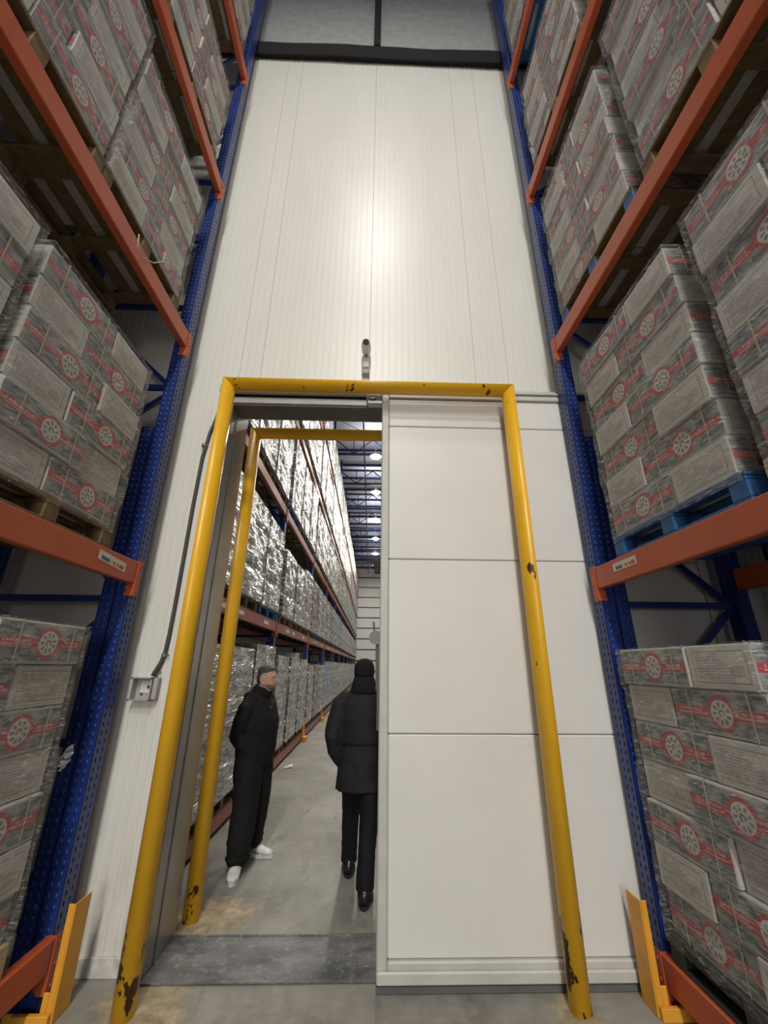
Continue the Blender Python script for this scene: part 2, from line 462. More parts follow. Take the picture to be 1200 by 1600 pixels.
# door frame (stainless)
fr = thing('door_frame', 'stainless steel frame lining the doorway in the white wall', 'door frame')
g = MB(); g.cbox(OX0-0.125, OX0-0.022, WY-0.045, WY+0.0, 0.0, 4.02, 0.004); put('casing', g, M['steel'], fr)
g = MB(); g.cbox(OX0-0.0, OX1+0.08, WY-0.045, WY+0.0, 3.955, 4.020, 0.004); put('casing', g, M['frame'], fr)
put('rubber_seal', MB().box(OX0-0.022, OX0-0.001, WY-0.035, WY+0.001, 0.0, 3.95), M['rubber'], fr)
put('rubber_seal', MB().box(OX0-0.12, OX1, WY-0.035, WY+0.001, 4.021, 4.084), M['rubber'], fr)
g = MB(); g.cbox(OX0-0.035, OX0+0.004, WY-0.03, WY2+0.03, 0.006, OZ+0.02, 0.004); g.cbox(OX0+0.002, OX0+0.012, WY+0.10, WY+0.125, 0.006, OZ-0.005, 0.003)
put('jamb', g, M['steel'], fr)
g = MB(); g.cbox(OX1-0.045, OX1+0.001, WY-0.03, WY2+0.03, 0.006, OZ-0.062, 0.004); put('jamb', g, M['steel'], fr)
g = MB(); g.cbox(OX0+0.0045, OX1, WY-0.03, 3.43, 3.938, 4.018, 0.004); put('lintel', g, M['lintel'], fr)
g = MB(); g.cbox(OX0+0.0045, OX1, 3.431, WY2+0.03, OZ-0.03, OZ, 0.004); put('lintel', g, M['steel'], fr)
for z in (0.5, 1.2, 2.05, 2.9, 3.6):
    g = MB(); g.tube([(OX0-0.075, WY-0.044, z), (OX0-0.075, WY-0.053, z)], 0.010, 8); put('bolt', g, M['cord'], fr)

# sliding door track above the opening
tr = thing('door_track', 'white sliding door track running along the wall above the doorway', 'rail')
g = MB(); g.cbox(OX0-0.12, 2.9, WY-0.10, WY-0.046, 4.040, 4.120, 0.008); put('track_housing', g, M['frame'], tr)
g = MB(); g.cbox(-0.05, 2.9, WY-0.16, WY-0.105, 4.035, 4.055, 0.006); put('track_rail', g, M['frame'], tr)
g = MB(); g.cbox(-0.085, 0.055, WY-0.15, WY-0.055, 3.995, 4.034, 0.004); g.box(-0.07, 0.055, WY-0.13, WY-0.06, 3.925, 3.95); put('end_bracket', g, M['cctv_white'], tr)
g = MB(); g.tube([(-0.03, WY-0.14, 3.985), (-0.03, WY-0.06, 3.985)], 0.028, 14); put('roller', g, M['cord'], tr)

# sliding door leaf
DY0, DY1 = 3.105, 3.180
DX0, DX1 = 0.058, 2.62
dr = thing('sliding_door', 'large white insulated sliding door leaf pushed to the right of the doorway', 'door')
dr['category'] = 'door'
def fz(*a): g = MB(); g.cbox(*a, 0.008); return g
put('frame_rail', fz(DX0, DX0+0.062, DY0-0.012, DY1, 0.035, 4.03), M['frame'], dr)
put('frame_rail', fz(DX1-0.06, DX1, DY0-0.012, DY1, 0.035, 4.03), M['frame'], dr)
put('frame_rail', fz(DX0+0.063, DX1-0.061, DY0-0.012, DY1, 3.975, 4.03), M['frame'], dr)
put('frame_rail', fz(DX0+0.0, DX1, DY0-0.032, DY0-0.013, 0.040, 0.10), M['frame'], dr)
put('frame_rail', fz(DX0+0.063, DX1-0.061, DY0-0.012, DY1, 0.035, 0.135), M['frame'], dr)
for z0, z1 in ((0.136, 1.287), (1.291, 2.494), (2.498, 3.688), (3.692, 3.974)):
    put('door_panel', fz(DX0+0.063, DX1-0.061, DY0+0.008, DY1-0.01, z0, z1), M['door'], dr)
put('bottom_seal', MB().box(DX0, DX1, DY0-0.02, DY1-0.01, 0.004, 0.034), M['seal'], dr)
# release handle and rod on the leading edge
hd = put('release_handle', MB().tube([(0.030, 3.175, 1.915), (0.030, 3.215, 1.915)], [0.050, 0.042], 20), M['chrome'], dr)
g = MB(); g.tube([(0.048, 3.20, 1.88), (0.052, 3.20, 1.30)], 0.009, 8); g.tube([(0.036, 3.20, 1.88), (0.040, 3.20, 1.55)], 0.006, 8)
g.tube([(0.02, 3.195, 1.95), (0.012, 3.195, 2.03)], 0.007, 8)
put('handle_rod', g, M['chrome'], hd)
g = MB(); g.cbox(0.012, 0.058, 3.17, 3.22, 2.40, 2.44, 0.003); g.cbox(0.0, 0.058, 3.17, 3.23, 2.44, 2.50, 0.003)
put('edge_bracket', g, M['rubber'], dr)

# yellow portals
def portal(x0, x1, y, ztop, r, label):
    p = thing('bollard_portal', label, 'barrier', ((x0+x1)/2, y, 0)); cx = (x0+x1)/2
    def mitre(pa, pb, na, nb, n=28):
        g = MB(); d = (Vector(pb)-Vector(pa)).normalized()
        a = Vector((0,1,0)); b = d.cross(a)
        for P, N in ((pa, na), (pb, nb)):
            N = Vector(N)
            for j in range(n):
                t = 2*math.pi*j/n; q = Vector(P) + (a*math.cos(t)+b*math.sin(t))*r
                q -= d*((q-Vector(P)).dot(N)/d.dot(N)); g.v.append(tuple(q))
        for j in range(n): g.face((j, (j+1) % n, n+(j+1) % n, n+j))
        g.face(range(n)[::-1]); g.face(range(n, 2*n)); return g
    zc = ztop-r; L, R = x0-cx, x1-cx
    for nm, (pa, pb, na, nb) in (('post', ((L,0,0),(L,0,zc),(0,0,1),(1,0,1))), ('post', ((R,0,0),(R,0,zc),(0,0,1),(-1,0,1))),
                           ('crossbar', ((L,0,zc),(R,0,zc),(1,0,1),(-1,0,1)))):
        o = put(nm, mitre(pa, pb, na, nb), M['yellow'], p, smooth=False)
        for pl in o.data.polygons:
            if len(pl.vertices) == 4: pl.use_smooth = True
    return p
portal(-1.262, 1.152, 2.96, 4.035, 0.058, 'near yellow steel pipe portal with chipped paint standing in front of the doorway')
portal(-1.262, 1.152, 3.82, 4.075, 0.060, 'far yellow steel pipe portal standing just beyond the doorway')

# CCTV camera, junction box, conduit
cc = thing('security_camera', 'small white bullet security camera on the wall above the yellow crossbar', 'camera', (-0.10, WY, 4.40))
g = MB(); g.cbox(-0.036, 0.036, -0.055, 0.0, -0.09, -0.03, 0.008); put('mount_base', g, M['box_grey'], cc)
g = MB(); g.cbox(-0.034, 0.034, -0.075, 0.0, -0.03, 0.085, 0.010); put('junction_body', g, M['cctv_white'], cc)
dv = Vector((0, -0.96, -0.28)).normalized(); uv_ = Vector((0, 0.28, -0.96)).normalized(); c0 = Vector((0, -0.045, 0.180))
g = MB(); g.tube([(0,0,0.07),(0,-0.03,0.12),(0,-0.05,0.165)], 0.016, 10); put('arm', g, M['box_grey'], cc)
g = MB(); g.loft([(c0+dv*t, Vector((r_,0,0)), uv_*r_) for t, r_ in ((-0.015,0.030),(0.0,0.044),(0.06,0.046),(0.12,0.044),(0.165,0.036),(0.18,0.033))], 22); put('housing', g, M['cctv_white'], cc, smooth=True)
g = MB(); g.tube([c0+dv*0.1805, c0+dv*0.188], 0.029, 20); put('lens', g, M['lens'], cc)

jb = thing('junction_box', 'open grey junction box on the wall left of the yellow portal', 'electrical box', (-1.59, WY, 1.555))
g = MB()
g.box(-0.085,0.085,-0.008,0.0,-0.075,0.075)
for a in ((-0.085,-0.078,-0.075,0.075),(0.045,0.052,-0.075,0.075)): g.box(a[0],a[1],-0.075,-0.008,a[2],a[3])
g.box(-0.078,0.045,-0.075,-0.008,-0.075,-0.068); g.box(-0.078,0.045,-0.075,-0.008,0.068,0.075)
put('housing', g, M['box_grey'], jb)
g = MB(); g.cbox(0.056,0.088,-0.060,-0.008,-0.070,0.070,0.004); put('side_cover', g, M['box_grey'], jb)
g = MB(); g.tube([(0.01,-0.008,0.01),(0.01,-0.018,0.01)], 0.012, 12); g.tube([(-0.035,-0.008,-0.035),(-0.035,-0.016,-0.035)], 0.009, 12); put('screw_hole', g, M['cord'], jb)
g = MB(); g.cbox(-0.05,0.035,-0.014,-0.009,-0.03,0.05,0.002); put('terminal_plate', g, M['cctv_white'], jb)
for a, b in ((-0.09,0.07),(-0.09,-0.07),(0.05,0.07),(0.055,-0.072)):
    g = MB(); g.tube([(a,-0.075,b),(a,-0.055,b)], 0.008, 8); put('lid_screw', g, M['chrome'], jb)
cb = thing('conduit', 'dark grey cable conduit rising from the junction box behind the yellow portal', 'cable')
pts = [(-1.552,3.19,1.640),(-1.545,3.20,1.67),(-1.522,3.212,1.73),(-1.508,3.218,1.80),(-1.502,3.22,1.93),(-1.500,3.22,2.12),(-1.500,3.22,2.46),(-1.502,3.22,2.95),(-1.497,3.22,3.40),(-1.470,3.22,3.65),(-1.435,3.22,3.8),(-1.42,3.22,3.95)]
put('conduit_pipe', MB().tube(pts, 0.0135, 10), M['cord'], cb, smooth=True)
for (x, z) in ((-1.502, 3.52), (-1.512, 1.78), (-1.546, 1.665)):
    g = MB(); g.tube([(x,3.22,z-0.012),(x,3.22,z+0.012)], 0.019, 10); g.ball((x+0.03,3.215,z), 0.009, n=8, m=5); put('saddle_clip', g, M['chrome'], cb)

# ================================================================== RACKS
def perforated(w, h, z0=0.02):
    """flat face in the xz plane with two rows of slots cut through"""
    g = MB(); hw = 0.011; cols = (w*0.27, w*0.73); pitch = 0.05
    def strip(a, b, c, d):
        k = len(g.v); g.v += [(a,0,c),(b,0,c),(b,0,d),(a,0,d)]; g.face((k,k+1,k+2,k+3))
    strip(0, cols[0]-hw/2, z0, h); strip(cols[0]+hw/2, cols[1]-hw/2, z0, h); strip(cols[1]+hw/2, w, z0, h)
    for c in cols:
        z = z0
        while z < h:
            strip(c-hw/2, c+hw/2, z, min(z+pitch-0.026, h)); z += pitch
    return g
def upright_parts(parent, x, y, s, h, far=False, detail=True, name='upright'):
    """C-shaped post. front face towards the aisle at x, body going away by s; y..y+0.11"""
    W, Dp = 0.115, 0.095
    root = MB()
    a, b = sorted((x+s*0.004, x+s*Dp))
    if detail:
        root.box(a, b, y, y+0.003, 0.012, h); root.box(a, b, y+W-0.003, y+W, 0.012, h)
        r = put(name, root, M['blue'], parent)
        key = ('perf', round(h, 2))
        if key not in CACHE: CACHE[key] = perforated(W, h).mesh('perforated_face', M['blue'])
        o = link('perforated_face', CACHE[key], r, (x, y if s < 0 else y+W, 0), (0, 0, math.radians(90 if s < 0 else -90)))
        bk = MB(); q = sorted((x+s*0.05, x+s*0.052)); bk.box(q[0], q[1], y+0.003, y+W-0.003, 0.012, h); put('hollow_shade', bk, M['dark'], r)  # dark sheet paints the shade of the hollow seen through the slots
        key = ('dim', round(h, 2))
        if key not in CACHE:
            d = MB(); z = 0.10
            while z < h-0.03:
                d.ball((0, 0, z), 0.011, 0.007, 0.017, 8, 4); z += 0.05
            CACHE[key] = d.mesh('dimples', M['blue'], True)
        o = link('dimples', CACHE[key], r, (x+s*0.030, y, 0)); o['kind'] = 'stuff'
        o = link('dimples', CACHE[key], r, (x+s*0.072, y, 0)); o['kind'] = 'stuff'
        bp = MB(); q = sorted((x-s*0.015, x+s*(Dp+0.03))); bp.box(q[0], q[1], y-0.02, y+W, 0, 0.011); put('base_plate', bp, M['blue'], r)
    else:
        root.box(a, b, y, y+W, 0.0, h); r = put(name, root, M['blue'], parent)
    return r
CACHE = {}
def beam(parent, x, s, y0, y1, ztop, mat, h=0.155, detail=True):
    a, b = sorted((x-s*0.018, x+s*0.040))
    g = MB(); g.cbox(a, b, y0+0.004, y1-0.004, ztop-h, ztop, 0.006)
    # top lip
    o = put('beam', g, mat, parent)
    if detail:
        for ye, sg in ((y0, 1), (y1, -1)):
            c = MB(); q = sorted((x-s*0.022, x+s*0.040)); yy = sorted((ye, ye+sg*0.004))
            c.box(q[0], q[1], yy[0], yy[1], ztop-h-0.085, ztop+0.006)
            q2 = sorted((x-s*0.026, x-s*0.0205)); y2 = sorted((ye+sg*0.004, ye-sg*0.048))
            c.box(q2[0], q2[1], y2[0], y2[1], ztop-h-0.085, ztop+0.006)
            for k in range(3): c.tube([(x-s*0.026, ye-sg*0.024, ztop-0.03-k*0.09), (x-s*0.031, ye-sg*0.024, ztop-0.03-k*0.09)], 0.008, 8)
            put('end_connector', c, mat, o)
    return o
def sticker_mat():
    m = Mat('printed beam label'); q, (u, v, _) = uvxy(m)
    c = m.mix(m.noise(q, 6, 2).step(0.3, 0.8), (0.62,0.58,0.50), (0.70,0.67,0.60))
    low = v.lt(0.55)*v.gt(0.12)
    c = m.mix(low*(u-0.25).abs().lt(0.15), c, (0.07,0.11,0.10))
    c = m.mix(low*(u-0.60).abs().lt(0.16), c, (0.60,0.42,0.12))
    c = m.mix(low*((u*7.0+v*0.6).mod(1.0)).lt(0.35)*(u-0.60).abs().lt(0.15), c, (0.12,0.08,0.03))
    c = m.mix(low*(u-0.85).abs().lt(0.08), c, (0.42,0.06,0.06))
    c = m.mix(m.noise(m.mapuv(q, (60,14,1)), 1.0, 0).gt(0.58)*v.gt(0.62)*0.7, c, (0.2,0.2,0.18))
    m.inp('Base Color', c); m.inp('Roughness', 0.4); return m.m
M['sticker'] = sticker_mat()
def sticker(parent, x, s, ya, yb, z0, z1, mat=None, tilt=0.0):
    """flat label on a beam face; left-right order as read from the aisle"""
    xf = x-s*0.0195; g = MB()
    L, R = (ya, yb) if s < 0 else (yb, ya)
    g.v = [(xf, L, z0+tilt), (xf, R, z0-tilt), (xf, R, z1-tilt), (xf, L, z1+tilt)]
    g.face((0,1,2,3), [(0,0),(1,0),(1,1),(0,1)])
    o = put('paper_label', g, mat or M['sticker'], parent); return o

LEV = {-1: [0.33, 2.405, 4.50, 6.55, 8.66], 1: [0.24, 2.41, 4.555, 6.66, 8.83]}
XF = {-1: -1.70, 1: 1.65}
SIDE = {-1: 'left', 1: 'right'}
RACK_H = 11.6
for s in (-1, 1):
    x = XF[s]
    rk = thing('pallet_rack', 'tall blue and orange pallet rack on the %s side of the near aisle' % SIDE[s], 'rack', (0,0,0))
    YU = 2.945
    for yy in (YU, 0.10):
        upright_parts(rk, x, yy, s, RACK_H)
        upright_parts(rk, x+s*1.0, yy, -s*-1, RACK_H, detail=(yy == YU))
        if yy == YU:   # reinforcing post behind the lower part of the front upright
            upright_parts(rk, x+s*0.102, yy+0.003, s, 3.53, name='reinforcing_post')
        # lattice
        z = 0.35; k = 0; yb = yy+0.055
        while z < RACK_H-0.9:
            g = MB(); g.bar((x+s*0.09, yb, z), (x+s*1.0, yb, z), 0.034, 0.045); put('horizontal_brace', g, M['blue'], rk)
            g = MB(); a, b = ((0.09, 1.0) if k % 2 == (0 if s < 0 else 1) else (1.0, 0.09))
            g.bar((x+s*a, yb+0.035, z+0.03), (x+s*b, yb+0.035, z+0.87), 0.028, 0.04); put('diagonal_brace', g, M['blue'], rk)
            z += 0.90; k += 1
    for li, zt in enumerate(LEV[s]):
        o = beam(rk, x, s, 0.215, YU, zt, M['orange'])
        if li == 1:
            if s < 0: sticker(o, x, s, 2.50, 2.80, zt-0.095, zt-0.035, tilt=0.012)
            else: sticker(o, x, s, 2.44, 2.70, zt-0.085, zt-0.030)
        beam(rk, x+s*1.06, -s, 0.215, YU, zt, M['orange'], detail=False)
    # back to back rack row with its own beams
    for zt in LEV[s][1:]:
        beam(rk, x+s*1.42, s, 0.215, YU, zt, M['orange'], detail=False)
    upright_parts(rk, x+s*1.42, YU, s, RACK_H, detail=False)
    # yellow column guard
    gd = thing('column_guard', 'orange yellow steel angle guard at the foot of the %s near rack upright' % SIDE[s], 'guard', (x, 2.9, 0))
    def gb(a, b, c, d, e, f_):      # a,b measured towards the aisle from the upright face
        q = sorted((-s*a, -s*b)); g = MB(); g.cbox(q[0], q[1], c, d, e, f_, 0.003); return g
    put('side_plate', gb(0.108, 0.116, -0.005, 0.135, 0.0, 0.49), M['guard'], gd)
    put('front_plate', gb(0.076, 0.1075, -0.005, 0.003, 0.0, 0.49), M['guard'], gd)
    put('foot_plate', gb(-0.12, 0.107, -0.032, -0.006, 0.0, 0.055), M['guard'], gd)
    put('back_tab', gb(0.045, 0.0755, -0.005, 0.003, 0.0, 0.13), M['guard'], gd)

# ================================================================== PALLETS
MIXED = {'mixed': {'deck_board': M['wood'], 'cross_board': M['wood'], 'bottom_board': M['wood']}}
PW, PD, PH = 1.06, 1.16, 0.14     # along the aisle, into the rack, height
def pallet(mat, loc, s, label, group, detail=True, name='pallet'):
    """origin at the aisle-side edge, centred along y"""
    if not detail:
        key = ('pal', mat.name, s)
        if key not in CACHE:
            g = MB()
            for i in range(5):
                a = 0.0+i*(PD-0.13)/4; q = sorted((s*a, s*(a+0.13))); g.box(q[0], q[1], -PW/2, PW/2, PH-0.022, PH)
            for i in range(3):
                a = 0.0+i*(PD-0.10)/2; q = sorted((s*a, s*(a+0.10)))
                g.box(q[0], q[1], -PW/2, PW/2, 0, 0.018)
                for j in range(3):
                    c = -PW/2+j*(PW-0.10)/2; g.box(q[0], q[1], c, c+0.10, 0.018, PH-0.022)
            CACHE[key] = g.mesh('pallet', mat)
        return tag(link(name, CACHE[key], None, loc), label, 'pallet', group)
    p = thing(name, label, 'pallet', loc, group); base_mat = mat; label_mat = 'mixed' if 'blue blocked' in label else ''
    def cm(key, dims):
        mat = MIXED.get(label_mat, {}).get(key, base_mat)
        k = (key, mat.name)
        if k not in CACHE:
            g = MB(); a, b, c = dims; g.cbox(-a/2, a/2, -b/2, b/2, -c/2, c/2, 0.003); CACHE[k] = g.mesh(key, mat)
        return CACHE[k]
    for i in range(7):
        link('deck_board', cm('deck_board', (0.10, PW, 0.020)), p, (s*(0.05+i*(PD-0.10)/6), 0.003*((i*7) % 3-1), PH-0.010))
    for j in range(3):
        link('cross_board', cm('cross_board', (PD, 0.10, 0.019)), p, (s*PD/2, -PW/2+0.05+j*(PW-0.10)/2, PH-0.030))
    for i in range(3):
        xx = s*(0.05+i*(PD-0.10)/2)
        link('bottom_board', cm('bottom_board', (0.10, PW, 0.018)), p, (xx, 0, 0.009))
        for j in range(3):
            link('block', cm('block', (0.10, 0.10, 0.081)), p, (xx, -PW/2+0.05+j*(PW-0.10)/2, 0.059))
    return p

# ================================================================== CARTONS
def carton_mesh(seed, lx, ly, lz):
    """long side along x (lx), end along y; bulged, with flap seam; uv on every side"""
    rr = random.Random(seed); g = MB(); n = 4; m = 3
    bul = rr.uniform(0.002, 0.006)
    def grid(o, du, dv, nrm, mi, nu, nv, bb):
        k = len(g.v)
        for j in range(nv+1):
            for i in range(nu+1):
                u, v = i/nu, j/nv
                p = Vector(o) + Vector(du)*u + Vector(dv)*v + Vector(nrm)*(bb*math.sin(math.pi*u)*math.sin(math.pi*v))
                g.v.append(tuple(p))
        for j in range(nv):
            for i in range(nu):
                q = [(i,j),(i+1,j),(i+1,j+1),(i,j+1)]
                g.face([k+b*(nu+1)+a for a, b in q], [(a/nu, b/nv) for a, b in q], mi)
    X2, Y2 = lx/2, ly/2; c = 0.006
    grid((-X2+c,-Y2,c),(lx-2*c,0,0),(0,0,lz-2*c),(0,-1,0),1,n,m,bul)
    grid((X2-c,Y2,c),(-lx+2*c,0,0),(0,0,lz-2*c),(0,1,0),1,n,m,bul)
    grid((X2,-Y2+c,c),(0,ly-2*c,0),(0,0,lz-2*c),(1,0,0),2,n,m,bul)
    grid((-X2,Y2-c,c),(0,-ly+2*c,0),(0,0,lz-2*c),(-1,0,0),2,n,m,bul)
    grid((-X2+c,-Y2+c,lz),(lx-2*c,0,0),(0,ly-2*c,0),(0,0,1),0,2,2,0.002)
    grid((-X2+c,Y2-c,0),(lx-2*c,0,0),(0,-ly+2*c,0),(0,0,-1),0,1,1,0)
    # chamfer strips between the faces
    for sx in (-1,1):
        for sy in (-1,1):
            k = len(g.v); a = (sx*(X2-c), sy*Y2); b = (sx*X2, sy*(Y2-c))
            g.v += [(*a,c),(*b,c),(*b,lz-c),(*a,lz-c)]; q = (k,k+1,k+2,k+3)
            g.face(q if sx*sy < 0 else q[::-1], None, 0)
    for z0, z1 in ((c, 0), (lz-c, lz)):
        for sy in (-1,1):
            k = len(g.v); g.v += [(-X2+c,sy*Y2,z0),(X2-c,sy*Y2,z0),(X2-c,sy*(Y2-c),z1),(-X2+c,sy*(Y2-c),z1)]
            q = (k,k+1,k+2,k+3); g.face(q if (sy < 0) == (z1 > z0) else q[::-1], None, 0)
        for sx in (-1,1):
            k = len(g.v); g.v += [(sx*X2,-Y2+c,z0),(sx*X2,Y2-c,z0),(sx*(X2-c),Y2-c,z1),(sx*(X2-c),-Y2+c,z1)]
            q = (k,k+1,k+2,k+3); g.face(q if (sx > 0) == (z1 > z0) else q[::-1], None, 0)
    return g.mesh('carton', [M['kraft'], M['long'], M['end']])
LX, LY, LZ = 0.594, 0.394, 0.204
CART = [carton_mesh(i, LX, LY, LZ) for i in range(5)]
sg = MB()
for q in ((-LY/2-0.0068, -LY/2-0.0055), (LY/2+0.0055, LY/2+0.0068)): sg.box(-0.004, 0.004, q[0], q[1], 0.001, LZ+0.0022)
sg.box(-0.004, 0.004, -LY/2-0.0068, LY/2+0.0068, LZ+0.0015, LZ+0.0028)
STRAP = sg.mesh('strap', M['strap'])
ORD = ['lowest','second','third','fourth','fifth','sixth','seventh','eighth']
SHELF = ['bottom','second','third','fourth','top']
def carton(x, y, z, rz, label, group):
    c = link('carton', random.choice(CART), None, (x, y, z), (0, 0, rz))
    tag(c, label, 'carton', group)
    for dx in (-0.17, 0.20): link('strap', STRAP, c, (dx, 0, 0))
    return c
def film_sheet(x, s, y0, y1, z0, z1, offs, rows, label, seed, rh):
    """stretch film round three visible sides and the top edge"""
    g = MB(); path = []
    dpt = 0.5
    n1, n2 = 10, 46
    for i in range(n1): path.append((dpt*(1-i/n1), -1, 'n'))
    for i in range(n2+1): path.append((0, i/n2, 'f'))
    for i in range(1, n1+1): path.append((dpt*i/n1, 2, 'e'))
    nz = rows*5; hh = (z1-z0)
    for j in range(nz+1):
        t = j/nz; z = z0 + hh*t
        layer = min(rows-1, max(0, int((z-z0)/rh)))
        fr_ = (z-z0)/rh - layer
        seam = math.exp(-((min(fr_, 1-fr_))/0.12)**2)
        for (d, u, k) in path:
            nb = noise.noise(Vector((u*6+d*5+seed, z*9, seed)))*0.006
            fine = noise.noise(Vector((u*22+d*30+z*14, z*16-u*10, seed*2.3)))*0.004
            out = 0.020 + offs[layer] + nb + fine - seam*0.006
            if k == 'f': px, py = x-s*out, y0-0.012+(y1-y0+0.024)*u
            elif k == 'n': px, py = x-s*out*max(0, 1-d/0.05)+s*d, y0-0.014-(nb+fine)*0.35-0.003
            else: px, py = x+s*d-s*out*max(0, 1-d/0.05), y1+0.014+(nb+fine)*0.35+0.003
            g.v.append((px, py, z))
    w_ = len(path)
    for j in range(nz):
        for i in range(w_-1):
            a = j*w_+i; g.face((a, a+1, a+w_+1, a+w_))
    o = put('stretch_film', g, M['film'], smooth=True)
    return tag(o, label, 'plastic film')

def carton_load(s, level, yfar, ynear_first, rows, which, pmat, pname, full):
    """which: 'farther' or 'nearer' load; yfar = end next to the wall"""
    x = XF[s]-s*(-0.0)  # rack face
    xf = x - s*0.0
    zt = LEV[s][level]; side = SIDE[s]
    face = xf + s*0.012 - s*0.0
    desc = '%s load, %s rack, %s shelf' % (which, side, SHELF[level])
    y1 = yfar; y0 = yfar-1.0
    pallet(pmat, (xf-s*0.0, (y0+y1)/2, zt+0.001), s, '%s pallet under the %s carton load, %s near rack, %s shelf' % (pname, which, side, SHELF[level]), 'pallets in the near racks')
    zb = zt+PH+0.002; grp = 'printed cartons stacked on the near racks'
    rg = random.Random(level*10+s+(5 if which == 'nearer' else 0)); offs = []
    for r in range(rows):
        z = zb + r*(LZ+0.003); jo = []
        def jit(): return rg.uniform(-0.010, 0.022)
        farlong = (r % 2 == 0)
        layer = ORD[r] + ' layer'
        # long box seen side on, and a box seen end on
        if farlong: yl, ys, la, lb = y1-0.30, y0+0.20, 'wall end', 'near end'
        else: yl, ys, la, lb = y0+0.30, y1-0.20, 'near end', 'wall end'
        j1, j2 = jit(), jit(); offs.append(max(j1, j2, 0.0))
        # long side faces the aisle : mesh long side faces -y; rotate so that it faces the aisle
        rz = math.radians(90 if s < 0 else -90)
        carton(face + s*(LY/2) - s*j1, yl+rg.uniform(-0.003, 0.003), z, rz+rg.uniform(-0.008, 0.008),
               'emblem side carton, %s, %s, %s' % (layer, la, desc), grp)
        carton(face + s*(LX/2) - s*j2, ys+rg.uniform(-0.003, 0.003), z, (0 if s < 0 else math.pi)+rg.uniform(-0.008, 0.008),
               'text panel carton, %s, %s, %s' % (layer, lb, desc), grp)
        if full and not farlong:
            carton(face + s*(LY/2+0.41), yl, z, rz, 'inner carton behind the emblem side carton, %s, %s' % (layer, desc), grp)
    film_sheet(face, s, y0, y1, zt+0.10, zb+rows*(LZ+0.003)+0.004, offs, rows,
               'clear film wrapped round the %s carton load, %s near rack, %s shelf' % (which, side, SHELF[level]), level*3.1+s+(0.5 if full else 0), LZ+0.003)
W_, B_, K_, P_ = M['wood'], M['blue_wood'], M['black_plastic'], M['pale_wood']
#            side level yfar rows which  pallet name
for (s, lv, yf, rows, which, pm, pn) in (
    (-1,0,2.58,7,'farther',P_,'pale wooden'), (-1,1,2.58,6,'farther',W_,'brown wooden'), (-1,1,1.50,6,'nearer',W_,'brown wooden'),
    (-1,2,2.70,6,'farther',W_,'brown wooden'), (-1,2,1.66,7,'nearer',W_,'brown wooden'),
    (-1,3,2.72,5,'farther',W_,'brown wooden'), (-1,3,1.66,6,'nearer',W_,'brown wooden'), (-1,4,2.78,5,'farther',W_,'brown wooden'),
    (1,0,2.84,7,'farther',K_,'black plastic'), (1,1,2.64,7,'farther',B_,'blue wooden'), (1,1,1.49,7,'nearer',P_,'pale wooden'),
    (1,2,2.76,7,'farther',B_,'blue blocked brown'), (1,2,1.60,7,'nearer',W_,'brown wooden'),
    (1,3,2.76,6,'farther',W_,'brown wooden'), (1,3,1.60,6,'nearer',W_,'brown wooden'), (1,4,2.80,5,'farther',B_,'blue wooden')):
    carton_load(s, lv, yf, 0, rows, which, pm, pn, which == 'farther')

# bunched film hanging in the gaps and a loose strap over a beam
def wad(x, y, z, rx, rz, tilt, label):
    g = MB(); n = 14; rings = []
    for k in range(12):
        t = k/11; rr = rx*(0.35+math.sin(math.pi*t)**0.7*(0.8+0.35*noise.noise(Vector((k*0.9, z, 1)))))
        rings.append(((tilt*t, 0.01*math.sin(k*1.9), rz*(t-0.5)), (rr, 0, 0), (0, rr*0.7, 0)))
    g.loft(rings, n)
    g.v = [tuple(Vector(v)+Vector((1,1,1))*noise.noise(Vector(v)*70)*0.012) for v in g.v]
    tag(put('film_knot', g, M['film'], None, (x, y, z)), label, 'plastic film')
wad(-1.655, 1.675, 4.79, 0.030, 0.26, 0.01, 'bunched clear film knot hanging between the two loads of the left rack third shelf')
wad(-1.655, 1.690, 5.20, 0.018, 0.30, 0.01, 'twisted clear film tail above the film knot on the left rack third shelf')
wad(1.615, 1.66, 5.55, 0.024, 0.22, 0.0, 'bunched clear film at the near top edge of the right rack third shelf load')
wad(-1.66, 2.60, 1.24, 0.022, 0.12, 0.03, 'torn film corner sticking out of the left rack bottom shelf load')
g = MB(); g.tube([(-1.650,2.03,4.49),(-1.650,2.05,4.40),(-1.645,2.10,4.37),(-1.64,2.22,4.46),(-1.645,2.32,4.60),(-1.66,2.35,4.74)], 0.0045, 6)
tag(put('loose_strap', g, M['strap'], None, smooth=True), 'loose pale yellow strap looping over the beam of the left rack third shelf', 'strap')

